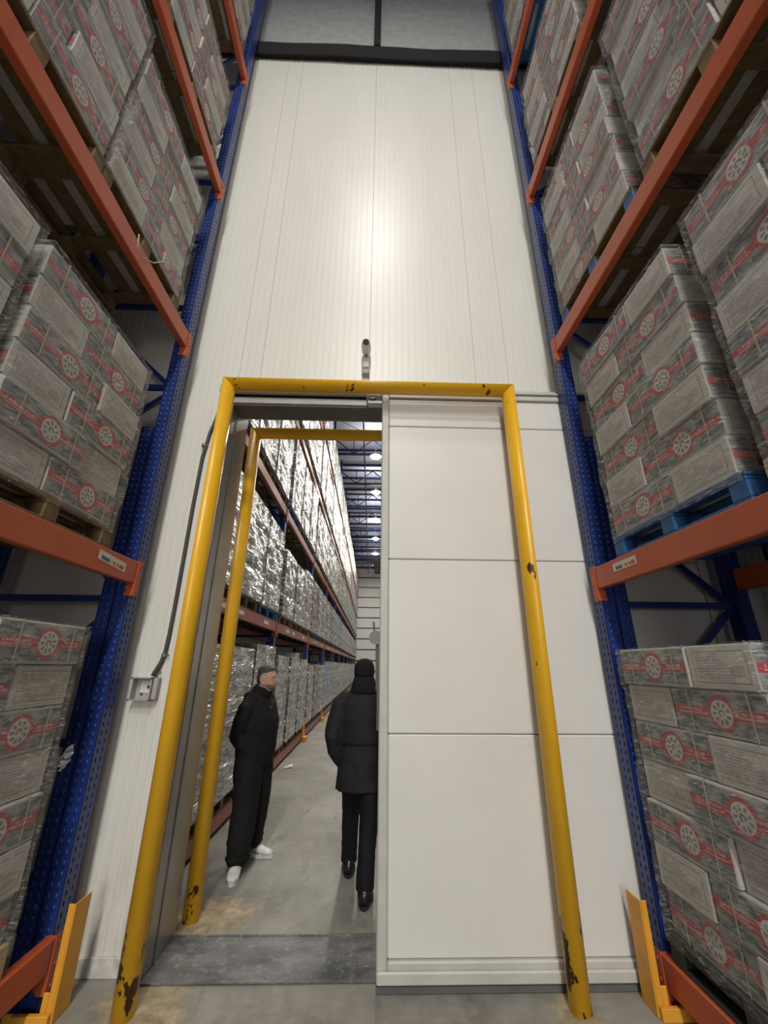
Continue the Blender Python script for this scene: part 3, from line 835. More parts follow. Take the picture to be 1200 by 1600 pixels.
# ================================================================== WRAPPED LOADS (second row and the far room)
def wrapped_mesh(seed, w, d, h, res=0.05):
    """film wrapped carton stack; front towards +x (aisle), origin at front bottom centre, extends to -x"""
    g = MB(); rr = random.Random(seed)
    offs = [[rr.uniform(-0.012, 0.012) for _ in range(3)] for _ in range(12)]
    def disp(p, nrm):
        z = p[2]; L = int(z/0.205); fr_ = z/0.205-L
        seam = math.exp(-((min(fr_, 1-fr_))/0.13)**2)*0.010
        o = offs[min(L, 11)][int((p[1]+w/2)/w*2.99) % 3]
        q = Vector((p[0]*3+seed*7, p[1]*5, p[2]*5+p[1]*3))
        return Vector(p) + Vector(nrm)*(o - seam + noise.noise(q)*0.014 + noise.noise(q*3.1)*0.005)
    def grid(o, du, dv, nrm, nu, nv):
        k = len(g.v)
        for j in range(nv+1):
            for i in range(nu+1):
                p = Vector(o)+Vector(du)*(i/nu)+Vector(dv)*(j/nv)
                e = min(i, nu-i, j if j else 0, nv-j)
                g.v.append(tuple(disp(p, nrm) if 0 < i < nu and 0 < j < nv else p))
        for j in range(nv):
            for i in range(nu):
                a = k+j*(nu+1)+i; g.face((a, a+1, a+nu+2, a+nu+1))
    nw, nd, nh = int(w/res), int(d/res/2), int(h/res)
    grid((0,-w/2,0),(0,w,0),(0,0,h),(1,0,0),nw,nh)
    grid((-d,-w/2,0),(d,0,0),(0,0,h),(0,-1,0),nd,nh)
    grid((0,w/2,0),(-d,0,0),(0,0,h),(0,1,0),nd,nh)
    grid((-d,w/2,0),(0,-w,0),(0,0,h),(-1,0,0),3,3)
    grid((0,-w/2,h),(0,w,0),(-d,0,0),(0,0,1),nw,nd)
    g.box(-d*0.99, -0.01, -w*0.49, w*0.49, 0.0, 0.002)
    return g
WMESH = {}
def wrapped(seed, h, mi, res=0.05):
    k = (seed, h, mi)
    if k not in WMESH: WMESH[k] = wrapped_mesh(seed+mi*3, 1.12, 1.0, h, res).mesh('wrapped_load', WR[mi], True)
    return WMESH[k]
for s in (-1, 1):
    for lv in (0, 1, 2, 3):
        for k, yc in enumerate((2.25, 1.1)):
            zt = LEV[s][lv] if lv else 0.0
            wd = ('wall end', 'near end')[k]
            xx = XF[s]+s*1.44
            pallet(W_, (xx, yc, zt+0.001), s, 'dark pallet in the back row behind the %s rack, %s shelf, %s' % (SIDE[s], SHELF[lv], wd), 'back row pallets', False)
            if lv == 0 and s < 0: continue
            o = link('wrapped_load', wrapped(1, 1.45, 2 if s > 0 else 0, 0.08), None, (xx, yc, zt+PH+0.002), (0, 0, 0 if s < 0 else math.pi))
            tag(o, 'dim wrapped carton stack in the back row behind the %s rack, %s shelf, %s' % (SIDE[s], SHELF[lv], wd), 'carton stack', 'back row carton stacks')

# unseen rack bays and loads added behind the camera to block stray light
for s in (-1, 1):
    rk = thing('pallet_rack', 'unseen continuation of the %s near rack, added to block stray light' % SIDE[s], 'rack')
    for yy in (-2.85, -5.70, -8.55): upright_parts(rk, XF[s], yy, s, RACK_H, detail=False); upright_parts(rk, XF[s]+s*1.0, yy, s, RACK_H, detail=False)
    for zt in LEV[s]:
        for y0, y1 in ((-2.735, 0.10), (-5.585, -2.85), (-8.435, -5.70)):
            beam(rk, XF[s], s, y0, y1, zt, M['orange'], detail=False); beam(rk, XF[s]+s*1.06, -s, y0, y1, zt, M['orange'], detail=False)
    for lv, zt in enumerate(LEV[s]):
        for k, yc in enumerate((-0.72, -2.03, -3.57, -4.88, -6.42, -7.73)):
            wd = ('first','second','third','fourth','fifth','sixth')[k]
            pallet(W_, (XF[s], yc, zt+0.001), s, '%s added unseen pallet behind the camera on the %s rack, %s shelf' % (wd, SIDE[s], SHELF[lv]), 'added light blocking pallets behind the camera', False)
            o = link('wrapped_load', wrapped(1, 1.45, 0, 0.08), None, (XF[s]+s*0.02, yc, zt+PH+0.002), (0, 0, 0 if s < 0 else math.pi))
            tag(o, '%s added unseen wrapped carton stack behind the camera on the %s rack, %s shelf' % (wd, SIDE[s], SHELF[lv]), 'carton stack', 'added light blocking carton stacks behind the camera')

# ================================================================== FAR ROOM
FX = -1.66; FH = 11.7
fr_rack = thing('pallet_rack', 'long blue and red pallet rack lining the left of the room beyond the doorway', 'rack')
BAY = 3.90; FY0 = 3.45; NB = 11
ups = [3.64] + [FY0 + BAY*i for i in range(1, NB+1)]
FLEV = [0.20, 2.41, 4.50, 6.60, 8.70]
for i, yy in enumerate(ups):
    if yy > 46.8: break
    upright_parts(fr_rack, FX, yy, -1, FH, detail=(i == 1)); upright_parts(fr_rack, FX-0.98, yy, -1, FH, detail=False)
    for k in range(6):
        g = MB(); z = 0.3+k*1.88; g.bar((FX-0.09, yy+0.055, z), (FX-0.98, yy+0.055, z), 0.03, 0.04)
        g.bar((FX-0.09, yy+0.055, z), (FX-0.98, yy+0.055, z+1.9), 0.025, 0.035); put('lattice_brace', g, M['blue'], fr_rack)
for i in range(NB):
    if ups[i+1] > 46.8: break
    for zt in FLEV:
        o = beam(fr_rack, FX, -1, ups[i]+0.115, ups[i+1], zt, M['far_orange'], detail=(i < 3))
        beam(fr_rack, FX-0.95, 1, ups[i]+0.115, ups[i+1], zt, M['far_orange'], detail=False)
        if i < 5 and zt > 2 and zt < 3:
            for (a, b) in ((0.9, 1.2), (1.55, 1.80), (2.85, 3.15)): sticker(o, FX, -1, ups[i]+a, ups[i]+b, zt-0.10, zt-0.05, M['paper'] )
NUM = ['first','second','third','fourth','fifth','sixth','seventh','eighth','ninth','tenth','eleventh','twelfth','thirteenth','fourteenth','fifteenth','sixteenth','seventeenth','eighteenth','nineteenth','twentieth','twenty-first','twenty-second','twenty-third','twenty-fourth','twenty-fifth','twenty-sixth','twenty-seventh','twenty-eighth','twenty-ninth','thirtieth','thirty-first','thirty-second','thirty-third','thirty-fourth','thirty-fifth','thirty-sixth']
CN = ['silver', 'blue tinted', 'brown striped', 'greenish']
rg = random.Random(11)
for lv, zt in enumerate(FLEV):
    for i in range(NB):
        if ups[i+1] > 46.8: break
        for k in range(3):
            idx = i*3+k; yc = ups[i+1]-0.05-0.58-(2-k)*(1.245 if i else 1.185)
            mi = 0 if idx < 6 else rg.choice([0,0,0,0,1,2,3])
            if lv == 0: mi = [0,0,0,0,0,0,0,2,0,1,1,1][idx] if idx < 12 else mi
            if lv == 1: mi = [0,0,0,0,0,0,2,0,0,0,2,1,1,1][idx] if idx < 14 else mi
            if lv == 0: h = [1.58,1.58,1.66,1.53,1.53,1.50,1.38,1.38,1.38][idx] if idx < 9 else 1.5
            elif lv == 1: h = [1.38,1.38,1.38,1.22,1.22,1.38][idx] if idx < 6 else 1.38
            else: h = rg.choice([1.53, 1.58, 1.66])
            pm = B_ if rg.random() < 0.15 else W_
            pallet(pm, (FX+0.005, yc, zt+0.001), -1, '%s pallet under the %s load from the doorway, %s shelf, far room rack' % ('blue' if pm is B_ else 'brown', NUM[idx], SHELF[lv]), 'pallets in the far room rack', lv < 3 and idx < 6)
            o = link('wrapped_load', wrapped(rg.randint(1, 3), h, mi), None, (FX+0.050, yc+rg.uniform(-0.03, 0.03), zt+PH+0.002), (0, 0, rg.uniform(-0.02, 0.02)))
            tag(o, '%s film wrapped load, %s from the doorway on the %s shelf, far room' % (CN[mi], NUM[idx], SHELF[lv]), 'wrapped load', 'wrapped loads in the far room rack')
# odd white box on top of a floor level load
g = MB(); g.cbox(-0.22, 0.22, -0.26, 0.26, 0, 0.14, 0.01); g.cbox(-0.235, 0.235, -0.275, 0.275, 0.10, 0.142, 0.008)
tag(put('foam_box', g, M['cctv_white'], None, (FX-0.35, ups[1]+3.25, 0.20+PH+1.515)), 'flat white foam box lying on top of a wrapped floor load beyond the man', 'box')
# guards at the far uprights
for i in (2, 3):
    gd = thing('column_guard', 'orange column guard at the %s rack upright beyond the two men' % ('nearer' if i == 2 else 'farther'), 'guard', (FX, ups[i], 0))
    g = MB(); g.cbox(0.035, 0.045, -0.06, 0.17, 0, 0.50, 0.003); put('side_plate', g, M['guard'], gd)
    g = MB(); g.cbox(-0.07, 0.034, -0.06, -0.052, 0, 0.50, 0.003); put('front_plate', g, M['guard'], gd)
    g = MB(); g.cbox(0.046, 0.13, -0.10, 0.20, 0, 0.10, 0.004); put('foot_plate', g, M['guard'], gd)

# shell of the far room
M['deck'] = simple('pale roof deck', (0.42,0.42,0.45), 0.7, var=0.05)
M['cladding'] = simple('white end wall cladding', (0.85,0.84,0.80), 0.6, var=0.02)
M['truss'] = simple('blue black roof steel', (0.012,0.022,0.085), 0.5)
M['blue_bright'] = simple('bright blue roof steel', (0.04,0.09,0.40), 0.5)
g = MB()
for i in range(16): g.cbox(-4, 9, WY2+0.1+i*2.85, WY2+0.1+(i+1)*2.85-0.01, 12.75, 12.95, 0.01)
struct(put('ceiling', g, M['deck']), 'pale metal roof deck of the far room', 'ceiling')
wb = struct(link('wall_back', None), 'white end wall of the far room with dark horizontal joints', 'wall')
for i in range(12):
    z = i*1.12
    put('panel', MB().cbox(-4, 9, 47.0, 47.2, z+0.03, z+1.09, 0.01), M['cladding'], wb)
    put('joint_strip', MB().box(-4, 9, 46.97, 47.1, z-0.07, z+0.029) if i else MB().box(-4, 9, 46.97, 47.1, 0.0, 0.029), M['truss'], wb)
struct(put('wall_left', MB().cbox(-4.2, -4.0, WY2+0.02, 47, 0, 13, 0.01), M['cladding']), 'left side wall of the far room behind the rack', 'wall')
struct(put('wall_right', MB().cbox(9.0, 9.2, WY2+0.02, 47, 0, 13, 0.01), M['cladding']), 'right side wall of the far room, hidden by the door leaf', 'wall')
k = 0; yy = 7.4
while yy < 46:
    t = thing('roof_truss', '%s roof truss from the doorway, dark blue steel across the far room' % NUM[k], 'truss', (0, yy, 0), 'roof trusses')
    mt = M['blue_bright'] if k % 3 == 2 else M['truss']
    put('bottom_chord', MB().bar((-4.0,0,11.5),(9.0,0,11.5), 0.10, 0.10), mt, t)
    put('top_chord', MB().bar((-4.0,0,12.35),(9.0,0,12.35), 0.10, 0.10), M['truss'], t)
    x = -3.9; j = 0
    while x < 8.4:
        a, b = (11.53, 12.32) if j % 2 else (12.32, 11.53)
        put('web_member', MB().bar((x,0,a),(x+0.95,0,b), 0.045, 0.045), mt, t)
        if j % 2: put('web_member', MB().bar((x,0,11.5),(x,0,12.35), 0.04, 0.04), mt, t)
        x += 0.95; j += 1
    k += 1; yy += 3.55
k = 0; yy = 5.6
while yy < 46:
    o = put('purlin', MB().box(-3.9, 8.9, -0.035, 0.035, 12.61, 12.748), M['truss'], None, (0, yy, 0))
    tag(o, '%s roof purlin from the doorway' % NUM[k % 30], 'purlin', 'roof purlins'); k += 1; yy += 1.775
for x in (-0.52, 1.6, 3.7):
    o = put('tie_rod', MB().tube([(x, 3.7, 11.62), (x, 46.8, 11.62)], 0.035, 8), M['truss'])
    tag(o, 'long dark blue tie rod running along the roof of the far room at x %s' % {-0.52:'left', 1.6:'centre', 3.7:'right'}[x], 'rod', 'roof tie rods')
    o['label'] = '%s long dark blue tie rod along the far room roof' % {-0.52: 'leftmost', 1.6: 'middle', 3.7: 'rightmost'}[x]
for qi, y0_ in enumerate((14.4, 25.15, 35.8)):
    for a, b in ((-3.9, 0.0), (0.0, 3.9)):
        o = put('cross_brace', MB().bar((a, y0_, 12.38), (b, y0_+3.55, 12.38), 0.022).bar((b, y0_, 12.40), (a, y0_+3.55, 12.40), 0.022), M['truss'])
        tag(o, '%s thin crossed roof bracing from the doorway, %s half of the far room' % (NUM[qi], 'left' if a < 0 else 'right'), 'brace', 'roof cross bracing')
# lamps of the far room
em = Mat('glowing lamp lens'); em.inp('Emission Color', (1.0, 0.93, 0.74, 1)); em.inp('Emission Strength', 40.0)
for k, (px_, yy) in enumerate([(0.28, 4.9), (0.20, 8.9), (0.16, 13.3), (0.05, 17.8), (0.10, 22.2), (0.12, 27.0), (0.16, 31.6), (0.20, 36.3), (0.24, 41.0)]):
    t = thing('high_bay_lamp', '%s glowing high bay lamp from the doorway hanging in the far room roof' % NUM[k], 'lamp', (px_, yy, 11.25), 'high bay lamps')
    g = MB(); g.loft([((0,0,0.30),(0.05,0,0),(0,0.05,0)),((0,0,0.22),(0.06,0,0),(0,0.06,0)),((0,0,0.10),(0.20,0,0),(0,0.20,0)),((0,0,0.02),(0.25,0,0),(0,0.25,0))], 20); put('reflector', g, M['steel'], t, smooth=True)
    put('lens', MB().tube([(0,0,0.0),(0,0,-0.06)], [0.27, 0.20], 20), em.m, t)
    put('hanger', MB().tube([(0,0,0.30),(0,0,1.50)], 0.01, 6), M['truss'], t)
    ld = bpy.data.lights.new('high_bay_light', 'AREA'); ld.shape = 'DISK'; ld.size = 0.46; ld.energy = 185 if k > 0 else 85; ld.color = (1.0, 0.96, 0.88)
    o = bpy.data.objects.new('high_bay_light', ld); COL.objects.link(o); o.location = (px_, yy, 11.17)
    ld = bpy.data.lights.new('roof_fill_light', 'AREA'); ld.shape = 'DISK'; ld.size = 0.5; ld.energy = 45; ld.color = (0.93, 0.94, 1.0)  # upward fill added at each lamp to brighten the roof deck
    o = bpy.data.objects.new('roof_fill_light', ld); COL.objects.link(o); o.location = (px_, yy, 11.60); o.rotation_euler = (math.pi, 0, 0)

# litter
g = MB(); g.v = [(0,0,0.0),(0.16,0.03,0.02),(0.15,0.13,0.05),(0.02,0.10,0.015),(0.08,0.06,0.04)]
for q in ((0,1,4),(1,2,4),(2,3,4),(3,0,4)): g.face(q)
tag(put('paper_scrap', g, M['paper'], None, (-1.53, 8.45, 0.004)), 'crumpled white paper scrap on the floor beside the far rack', 'paper')

# ================================================================== PEOPLE
M['cloth1'] = simple('black coverall cloth', (0.010,0.010,0.011), 0.85, scale=25, bump=0.2, spec=0.2)
M['cloth2'] = simple('black jacket cloth', (0.016,0.016,0.018), 0.75, scale=20, bump=0.2, spec=0.25)
M['trouser'] = simple('black trouser cloth', (0.008,0.008,0.010), 0.8, spec=0.2)
M['cap'] = simple('black knitted cap', (0.012,0.012,0.013), 0.9, scale=60, bump=0.5, spec=0.2)
M['hair'] = simple('short dark grey hair', (0.055,0.050,0.045), 0.7, scale=60, col2=(0.02,0.018,0.016), bump=0.5)
M['shoe_white'] = simple('white trainer', (0.62,0.61,0.59), 0.45, var=0.15, scale=20)
M['shoe_grey'] = simple('grey trainer trim', (0.25,0.25,0.25), 0.5)
M['shoe_black'] = simple('black leather shoe', (0.008,0.008,0.009), 0.25)
M['brown'] = simple('brown sock edge', (0.05,0.03,0.015), 0.8)
def skin_mat():
    m = Mat('tanned skin with stubble'); z = m.sep(m.co('Object'))[2]; n = m.noise(m.co('Object'), 40, 4)
    c = m.mix(n.step(0.3, 0.7), (0.40,0.22,0.15), (0.46,0.26,0.18))
    m.inp('Base Color', c); m.inp('Roughness', 0.55); m.inp('Subsurface Weight', 0.05); return m.m
M['skin'] = skin_mat()
M['stubble'] = simple('grey stubble', (0.12,0.085,0.065), 0.75, scale=90, bump=0.3)
M['eye'] = simple('dark eye', (0.01,0.008,0.007), 0.2)
def remeshed(o, vox, sm=6):
    r = o.modifiers.new('remesh', 'REMESH'); r.mode = 'VOXEL'; r.voxel_size = vox; r.use_smooth_shade = True
    k = o.modifiers.new('smooth', 'SMOOTH'); k.iterations = sm; k.factor = 0.5
    return o
def folds(o, strength, scale):
    tx = bpy.data.textures.new('folds', 'CLOUDS'); tx.noise_scale = scale; tx.noise_depth = 2
    d = o.modifiers.new('folds', 'DISPLACE'); d.texture = tx; d.strength = strength; d.mid_level = 0.5; d.texture_coords = 'LOCAL'
    return o
def limb(g, pts, n=14):
    """pts: (x,y,z,ra,rb) lofted with horizontal-ish rings perpendicular to the path"""
    rings = []; prev = None
    P = [Vector(p[:3]) for p in pts]
    for i, p in enumerate(pts):
        d = (P[min(i+1, len(P)-1)]-P[max(i-1, 0)]).normalized()
        a = prev if prev is not None else (Vector((1,0,0)) if abs(d.x) < 0.8 else Vector((0,0,1)))
        a = (a-d*a.dot(d)).normalized(); prev = a; b = d.cross(a)
        ra = p[3]; rb_ = p[4] if len(p) > 4 else p[3]
        rings.append((P[i], a*ra, b*rb_))
    g.loft(rings, n); return g
def hand(g, wrist, fwd, pal, side):
    """small relaxed hand: palm, four curled fingers, thumb. fwd=finger direction, pal=palm normal, side=towards thumb"""
    w_, f, p, t = map(Vector, (wrist, fwd, pal, side)); f.normalize(); p.normalize(); t.normalize()
    limb(g, [(*(w_), 0.026, 0.020), (*(w_+f*0.05), 0.038, 0.018), (*(w_+f*0.09), 0.040, 0.016)], 10)
    for i, L in enumerate((0.068, 0.078, 0.072, 0.056)):
        b = w_+f*0.085+t*(0.030-i*0.020)
        m1 = b+f*L*0.5+p*0.010; m2 = m1+f*L*0.28+p*0.020; e = m2+f*L*0.12+p*0.022
        g.tube([b, m1, m2, e], [0.0095, 0.009, 0.008, 0.006], 8)
    b = w_+f*0.03+t*0.030; g.tube([b, b+f*0.035+t*0.022, b+f*0.065+t*0.022+p*0.012], [0.012, 0.010, 0.007], 8)
def head_shape(g, c, f, sc=1.0):
    """head as lofted rings; f = facing unit vector; c = centre of the head"""
    c = Vector(c); f = Vector(f).normalized(); r = Vector((f.y, -f.x, 0)); u = Vector((0,0,1))
    prof = [(-0.120,0.020,0.046,0.050),(-0.105,0.030,0.050,0.058),(-0.080,0.022,0.060,0.074),(-0.050,0.012,0.068,0.086),
            (-0.015,0.004,0.073,0.094),(0.020,0.0,0.076,0.098),(0.055,-0.004,0.075,0.096),(0.085,-0.008,0.066,0.084),(0.108,-0.010,0.046,0.060),(0.118,-0.010,0.018,0.025)]
    g.loft([(c+f*o_*sc+u*z*sc, r*a*sc, f*b*sc) for z, o_, a, b in prof], 20)
    def P(a, b, d): return c+f*a*sc+r*b*sc+u*d*sc
    # nose, brow, lips, chin, ears
    g.loft([(P(0.090,0,0.028), r*0.008, f*0.010), (P(0.102,0,0.005), r*0.010, f*0.012), (P(0.112,0,-0.014), r*0.015, f*0.014), (P(0.100,0,-0.026), r*0.014, f*0.010)], 8)
    g.loft([(P(0.086,-0.045,0.030), u*0.009, f*0.010), (P(0.095,-0.015,0.034), u*0.009, f*0.010), (P(0.095,0.015,0.034), u*0.009, f*0.010), (P(0.086,0.045,0.030), u*0.009, f*0.010)], 8)
    g.loft([(P(0.085,-0.022,-0.050), u*0.005, f*0.009), (P(0.094,0,-0.048), u*0.009, f*0.010), (P(0.085,0.022,-0.050), u*0.005, f*0.009)], 8)
    g.loft([(P(0.066,-0.02,-0.092), u*0.018, f*0.018), (P(0.078,0,-0.092), u*0.020, f*0.018), (P(0.066,0.02,-0.092), u*0.018, f*0.018)], 8)
    for sgn in (-1, 1):
        g.loft([(P(-0.005, sgn*0.076, -0.035), f*0.010, u*0.012), (P(-0.010, sgn*0.084, -0.005), f*0.018, u*0.02), (P(-0.014, sgn*0.082, 0.022), f*0.014, u*0.012)], 8)
    return P

# ---- man in the black coverall, facing right (towards +x), near foot pointing at the camera
A = Vector((-1.150, 4.74, 0.0))
def man_one():
    t = thing('person', 'grey haired man in a black coverall and white trainers standing in profile beside the rack', 'person', A)
    f = Vector((0.93, -0.37, 0)).normalized(); r = Vector((f.y, -f.x, 0))   # facing, his right hand side
    def P(a, b, z): v = f*a + r*b; return (v.x, v.y, z)
    g = MB(); hc = Vector(P(0.055, 0, 1.585)); hf = Vector((0.97, -0.25, -0.05))
    H = head_shape(g, hc, hf)
    limb(g, [(*P(0.0, 0, 1.38), 0.075, 0.08), (*P(0.02, 0, 1.45), 0.060, 0.065), (*P(0.035, 0, 1.53), 0.058, 0.062)])
    g.loft([(P(0,0,0.88), r*0.14, f*0.09), (P(0,0,1.05), r*0.14, f*0.10), (P(0,0,1.25), r*0.17, f*0.11), (P(0,0,1.38), r*0.15, f*0.08), (P(0,0,1.42), r*0.07, f*0.06)], 18)
    for sg_, foot in ((1, (-0.005, -0.22)), (-1, (0.015, 0.17))):
        hx, hy, _ = P(0, sg_*0.09, 0)
        limb(g, [(hx, hy, 0.92, 0.085), ((hx*0.5+foot[0]*0.5), (hy*0.5+foot[1]*0.5), 0.50, 0.055), (foot[0], foot[1], 0.12, 0.036), (foot[0], foot[1], 0.06, 0.036)])
        sh = P(0, sg_*0.165, 1.30); el = P(-0.06, sg_*0.215, 1.08); wr = P(0.05, sg_*0.10, 0.97)
        limb(g, [(*sh, 0.045), (*el, 0.038), (*wr, 0.026)])
        hand(g, wr, Vector(P(0.25, 0, -0.9)), Vector(P(0, -sg_, 0)), Vector(P(0.8, 0, 0.5)))
    b = remeshed(put('body', g, M['skin'], t, smooth=True), 0.009, 3)
    # coverall
    g = MB()
    g.loft([(P(0.0,0,0.80), r*0.200, f*0.175), (P(0.0,0,0.92), r*0.210, f*0.190), (P(0.01,0,1.05), r*0.210, f*0.190), (P(0.02,0,1.20), r*0.220, f*0.180), (P(0.01,0,1.32), r*0.205, f*0.140), (P(-0.005,0,1.39), r*0.155, f*0.105), (P(0.0,0,1.44), r*0.085, f*0.080)], 22)
    for sg_, foot, lift in ((1, (-0.005, -0.22), 0.07), (-1, (0.015, 0.17), 0.07)):
        hx, hy, _ = P(0.0, sg_*0.085, 0)
        k = Vector((hx*0.5+foot[0]*0.5 + 0.02, hy*0.5+foot[1]*0.5, 0.50))
        limb(g, [(hx, hy, 0.95, 0.125, 0.150), (hx*.85+k.x*.15, hy*.85+k.y*.15, 0.80, 0.140, 0.160), (k.x, k.y, 0.50, 0.120, 0.130), (foot[0]*.7+k.x*.3, foot[1]*.7+k.y*.3, 0.30, 0.112, 0.120), (foot[0], foot[1], 0.20, 0.106, 0.112), (foot[0], foot[1], lift, 0.090, 0.098)], 18)
        for q, zz in enumerate((0.12, 0.17, 0.23, 0.30, 0.38)):
            fx, fy = foot[0]+(k.x-foot[0])*max(0, (zz-0.15)/0.4), foot[1]+(k.y-foot[1])*max(0, (zz-0.15)/0.4)
            g.ball((fx+0.01*math.sin(q*2.4), fy, zz), 0.113, 0.118, 0.024, 14, 6)
        sh = P(-0.01, sg_*0.185, 1.345); el = P(-0.065, sg_*0.235, 1.07); wr = P(0.06, sg_*0.165, 0.92)
        limb(g, [(*P(-0.0, sg_*0.06, 1.40), 0.060), (*P(-0.005, sg_*0.13, 1.375), 0.072), (*P(-0.01, sg_*0.195, 1.31), 0.082), (*P(-0.04, sg_*0.220, 1.20), 0.080), (*el, 0.074), (*P(-0.0, sg_*0.215, 0.99), 0.072), (*wr, 0.058)], 16)
    # hood lying on the back and collar
    for (a, b, z, ra, rz_) in ((-0.10,0,1.385,0.075,0.085),(-0.085,0.07,1.395,0.065,0.07),(-0.085,-0.07,1.395,0.065,0.07),(-0.125,0,1.345,0.055,0.075),(-0.05,0.095,1.41,0.05,0.05),(-0.05,-0.095,1.41,0.05,0.05)):
        g.ball(P(a, b, z), ra, ra, rz_, 14, 8)
    for i in range(12):
        a = 2*math.pi*i/12; g.ball(P(0.02+0.075*math.cos(a), 0.075*math.sin(a), 1.465+0.018*math.cos(a+math.pi)), 0.034, 0.034, 0.052, 10, 6)
    o = folds(remeshed(put('coverall', g, M['cloth1'], t, smooth=True), 0.011, 5), 0.018, 0.09)
    g = MB()
    for z in (0.95, 1.08, 1.21, 1.31): g.ball(P(0.182-(0.03 if z > 1.25 else 0), 0.02, z), 0.008, n=8, m=5)
    put('press_stud', g, M['chrome'], t)
    # hair cap
    g = MB(); hx = hc; R_ = Vector((hf.y, -hf.x, 0)); U = Vector((0,0,1))
    g.loft([(hx+hf*-0.062+U*-0.055, R_*0.045, hf*0.040), (hx+hf*-0.045+U*-0.02, R_*0.076, hf*0.062), (hx+hf*-0.030+U*0.02, R_*0.080, hf*0.076), (hx+hf*-0.014+U*0.060, R_*0.079, hf*0.092), (hx+hf*-0.010+U*0.092, R_*0.070, hf*0.090), (hx+hf*-0.010+U*0.116, R_*0.050, hf*0.064), (hx+hf*-0.010+U*0.127, R_*0.02, hf*0.028)], 20)
    put('hair', g, M['hair'], t, smooth=True)
    g = MB(); g.loft([(H(0.050,0,-0.112), R_*0.030, hf*0.034), (H(0.050,0,-0.095), R_*0.052, hf*0.047), (H(0.036,0,-0.072), R_*0.0625, hf*0.062), (H(0.020,0,-0.052), R_*0.066, hf*0.074)], 18); put('stubble', g, M['stubble'], t, smooth=True)
    for sg_ in (-1, 1):
        put('eye', MB().ball(H(0.087, sg_*0.031, 0.016), 0.0085, n=10, m=6), M['eye'], t, smooth=True)
    # white strap behind the ear
    g = MB(); pts = [H(0.012+0.042*math.cos(a), 0.0815, 0.0+0.050*math.sin(a)) for a in [math.radians(q) for q in range(60, 291, 20)]]
    g.tube(pts, 0.0045, 8); put('ear_strap', g, M['shoe_white'], t, smooth=True)
    # trainers
    for foot, d in (((-0.005, -0.22), Vector((0.12, -1, 0))), ((0.015, 0.17), Vector((0.95, -0.30, 0)))):
        d = d.normalized(); q = Vector((d.y, -d.x, 0)); c = Vector((foot[0], foot[1], 0)); U = Vector((0,0,1))
        so = MB(); n = 20; ring = []
        for k_ in range(n):
            a = 2*math.pi*k_/n; ll = 0.145*math.cos(a); ww = (0.046 if math.cos(a) > 0 else 0.036)*math.sin(a); ring.append(c+d*(0.065+ll)+q*ww)
        so.v = [tuple(p) for p in ring] + [tuple(p+U*0.026) for p in ring]
        for k_ in range(n): so.face((k_, (k_+1) % n, n+(k_+1) % n, n+k_))
        so.face(range(n)[::-1]); so.face(range(n, 2*n))
        sh = link('trainer', None, t); sh.scale = (1.15, 1.12, 1.15); sh.location = (c.x*(1-1.15), c.y*(1-1.12), 0)
        put('sole', so, M['shoe_white'], sh)
        g = MB(); g.loft([(c+d*-0.070+U*0.050, q*0.022, U*0.030), (c+d*-0.045+U*0.062, q*0.036, U*0.045), (c+d*0.0+U*0.068, q*0.040, U*0.052), (c+d*0.06+U*0.052, q*0.043, U*0.038), (c+d*0.12+U*0.040, q*0.046, U*0.027), (c+d*0.175+U*0.035, q*0.040, U*0.018), (c+d*0.203+U*0.031, q*0.020, U*0.010)], 16)
        put('upper', g, M['shoe_white'], sh, smooth=True)
        g = MB()
        for a in (0.03, 0.055, 0.08): g.tube([c+d*a+q*-0.032+U*(0.088-a*0.25), c+d*a+U*(0.104-a*0.25), c+d*a+q*0.032+U*(0.088-a*0.25)], 0.004, 6)
        g.tube([c+d*-0.05+q*0.038+U*0.04, c+d*0.03+q*0.043+U*0.045, c+d*0.1+q*0.047+U*0.035], 0.008, 6)
        put('lace', g, M['shoe_grey'], sh)
    return t
man_one()

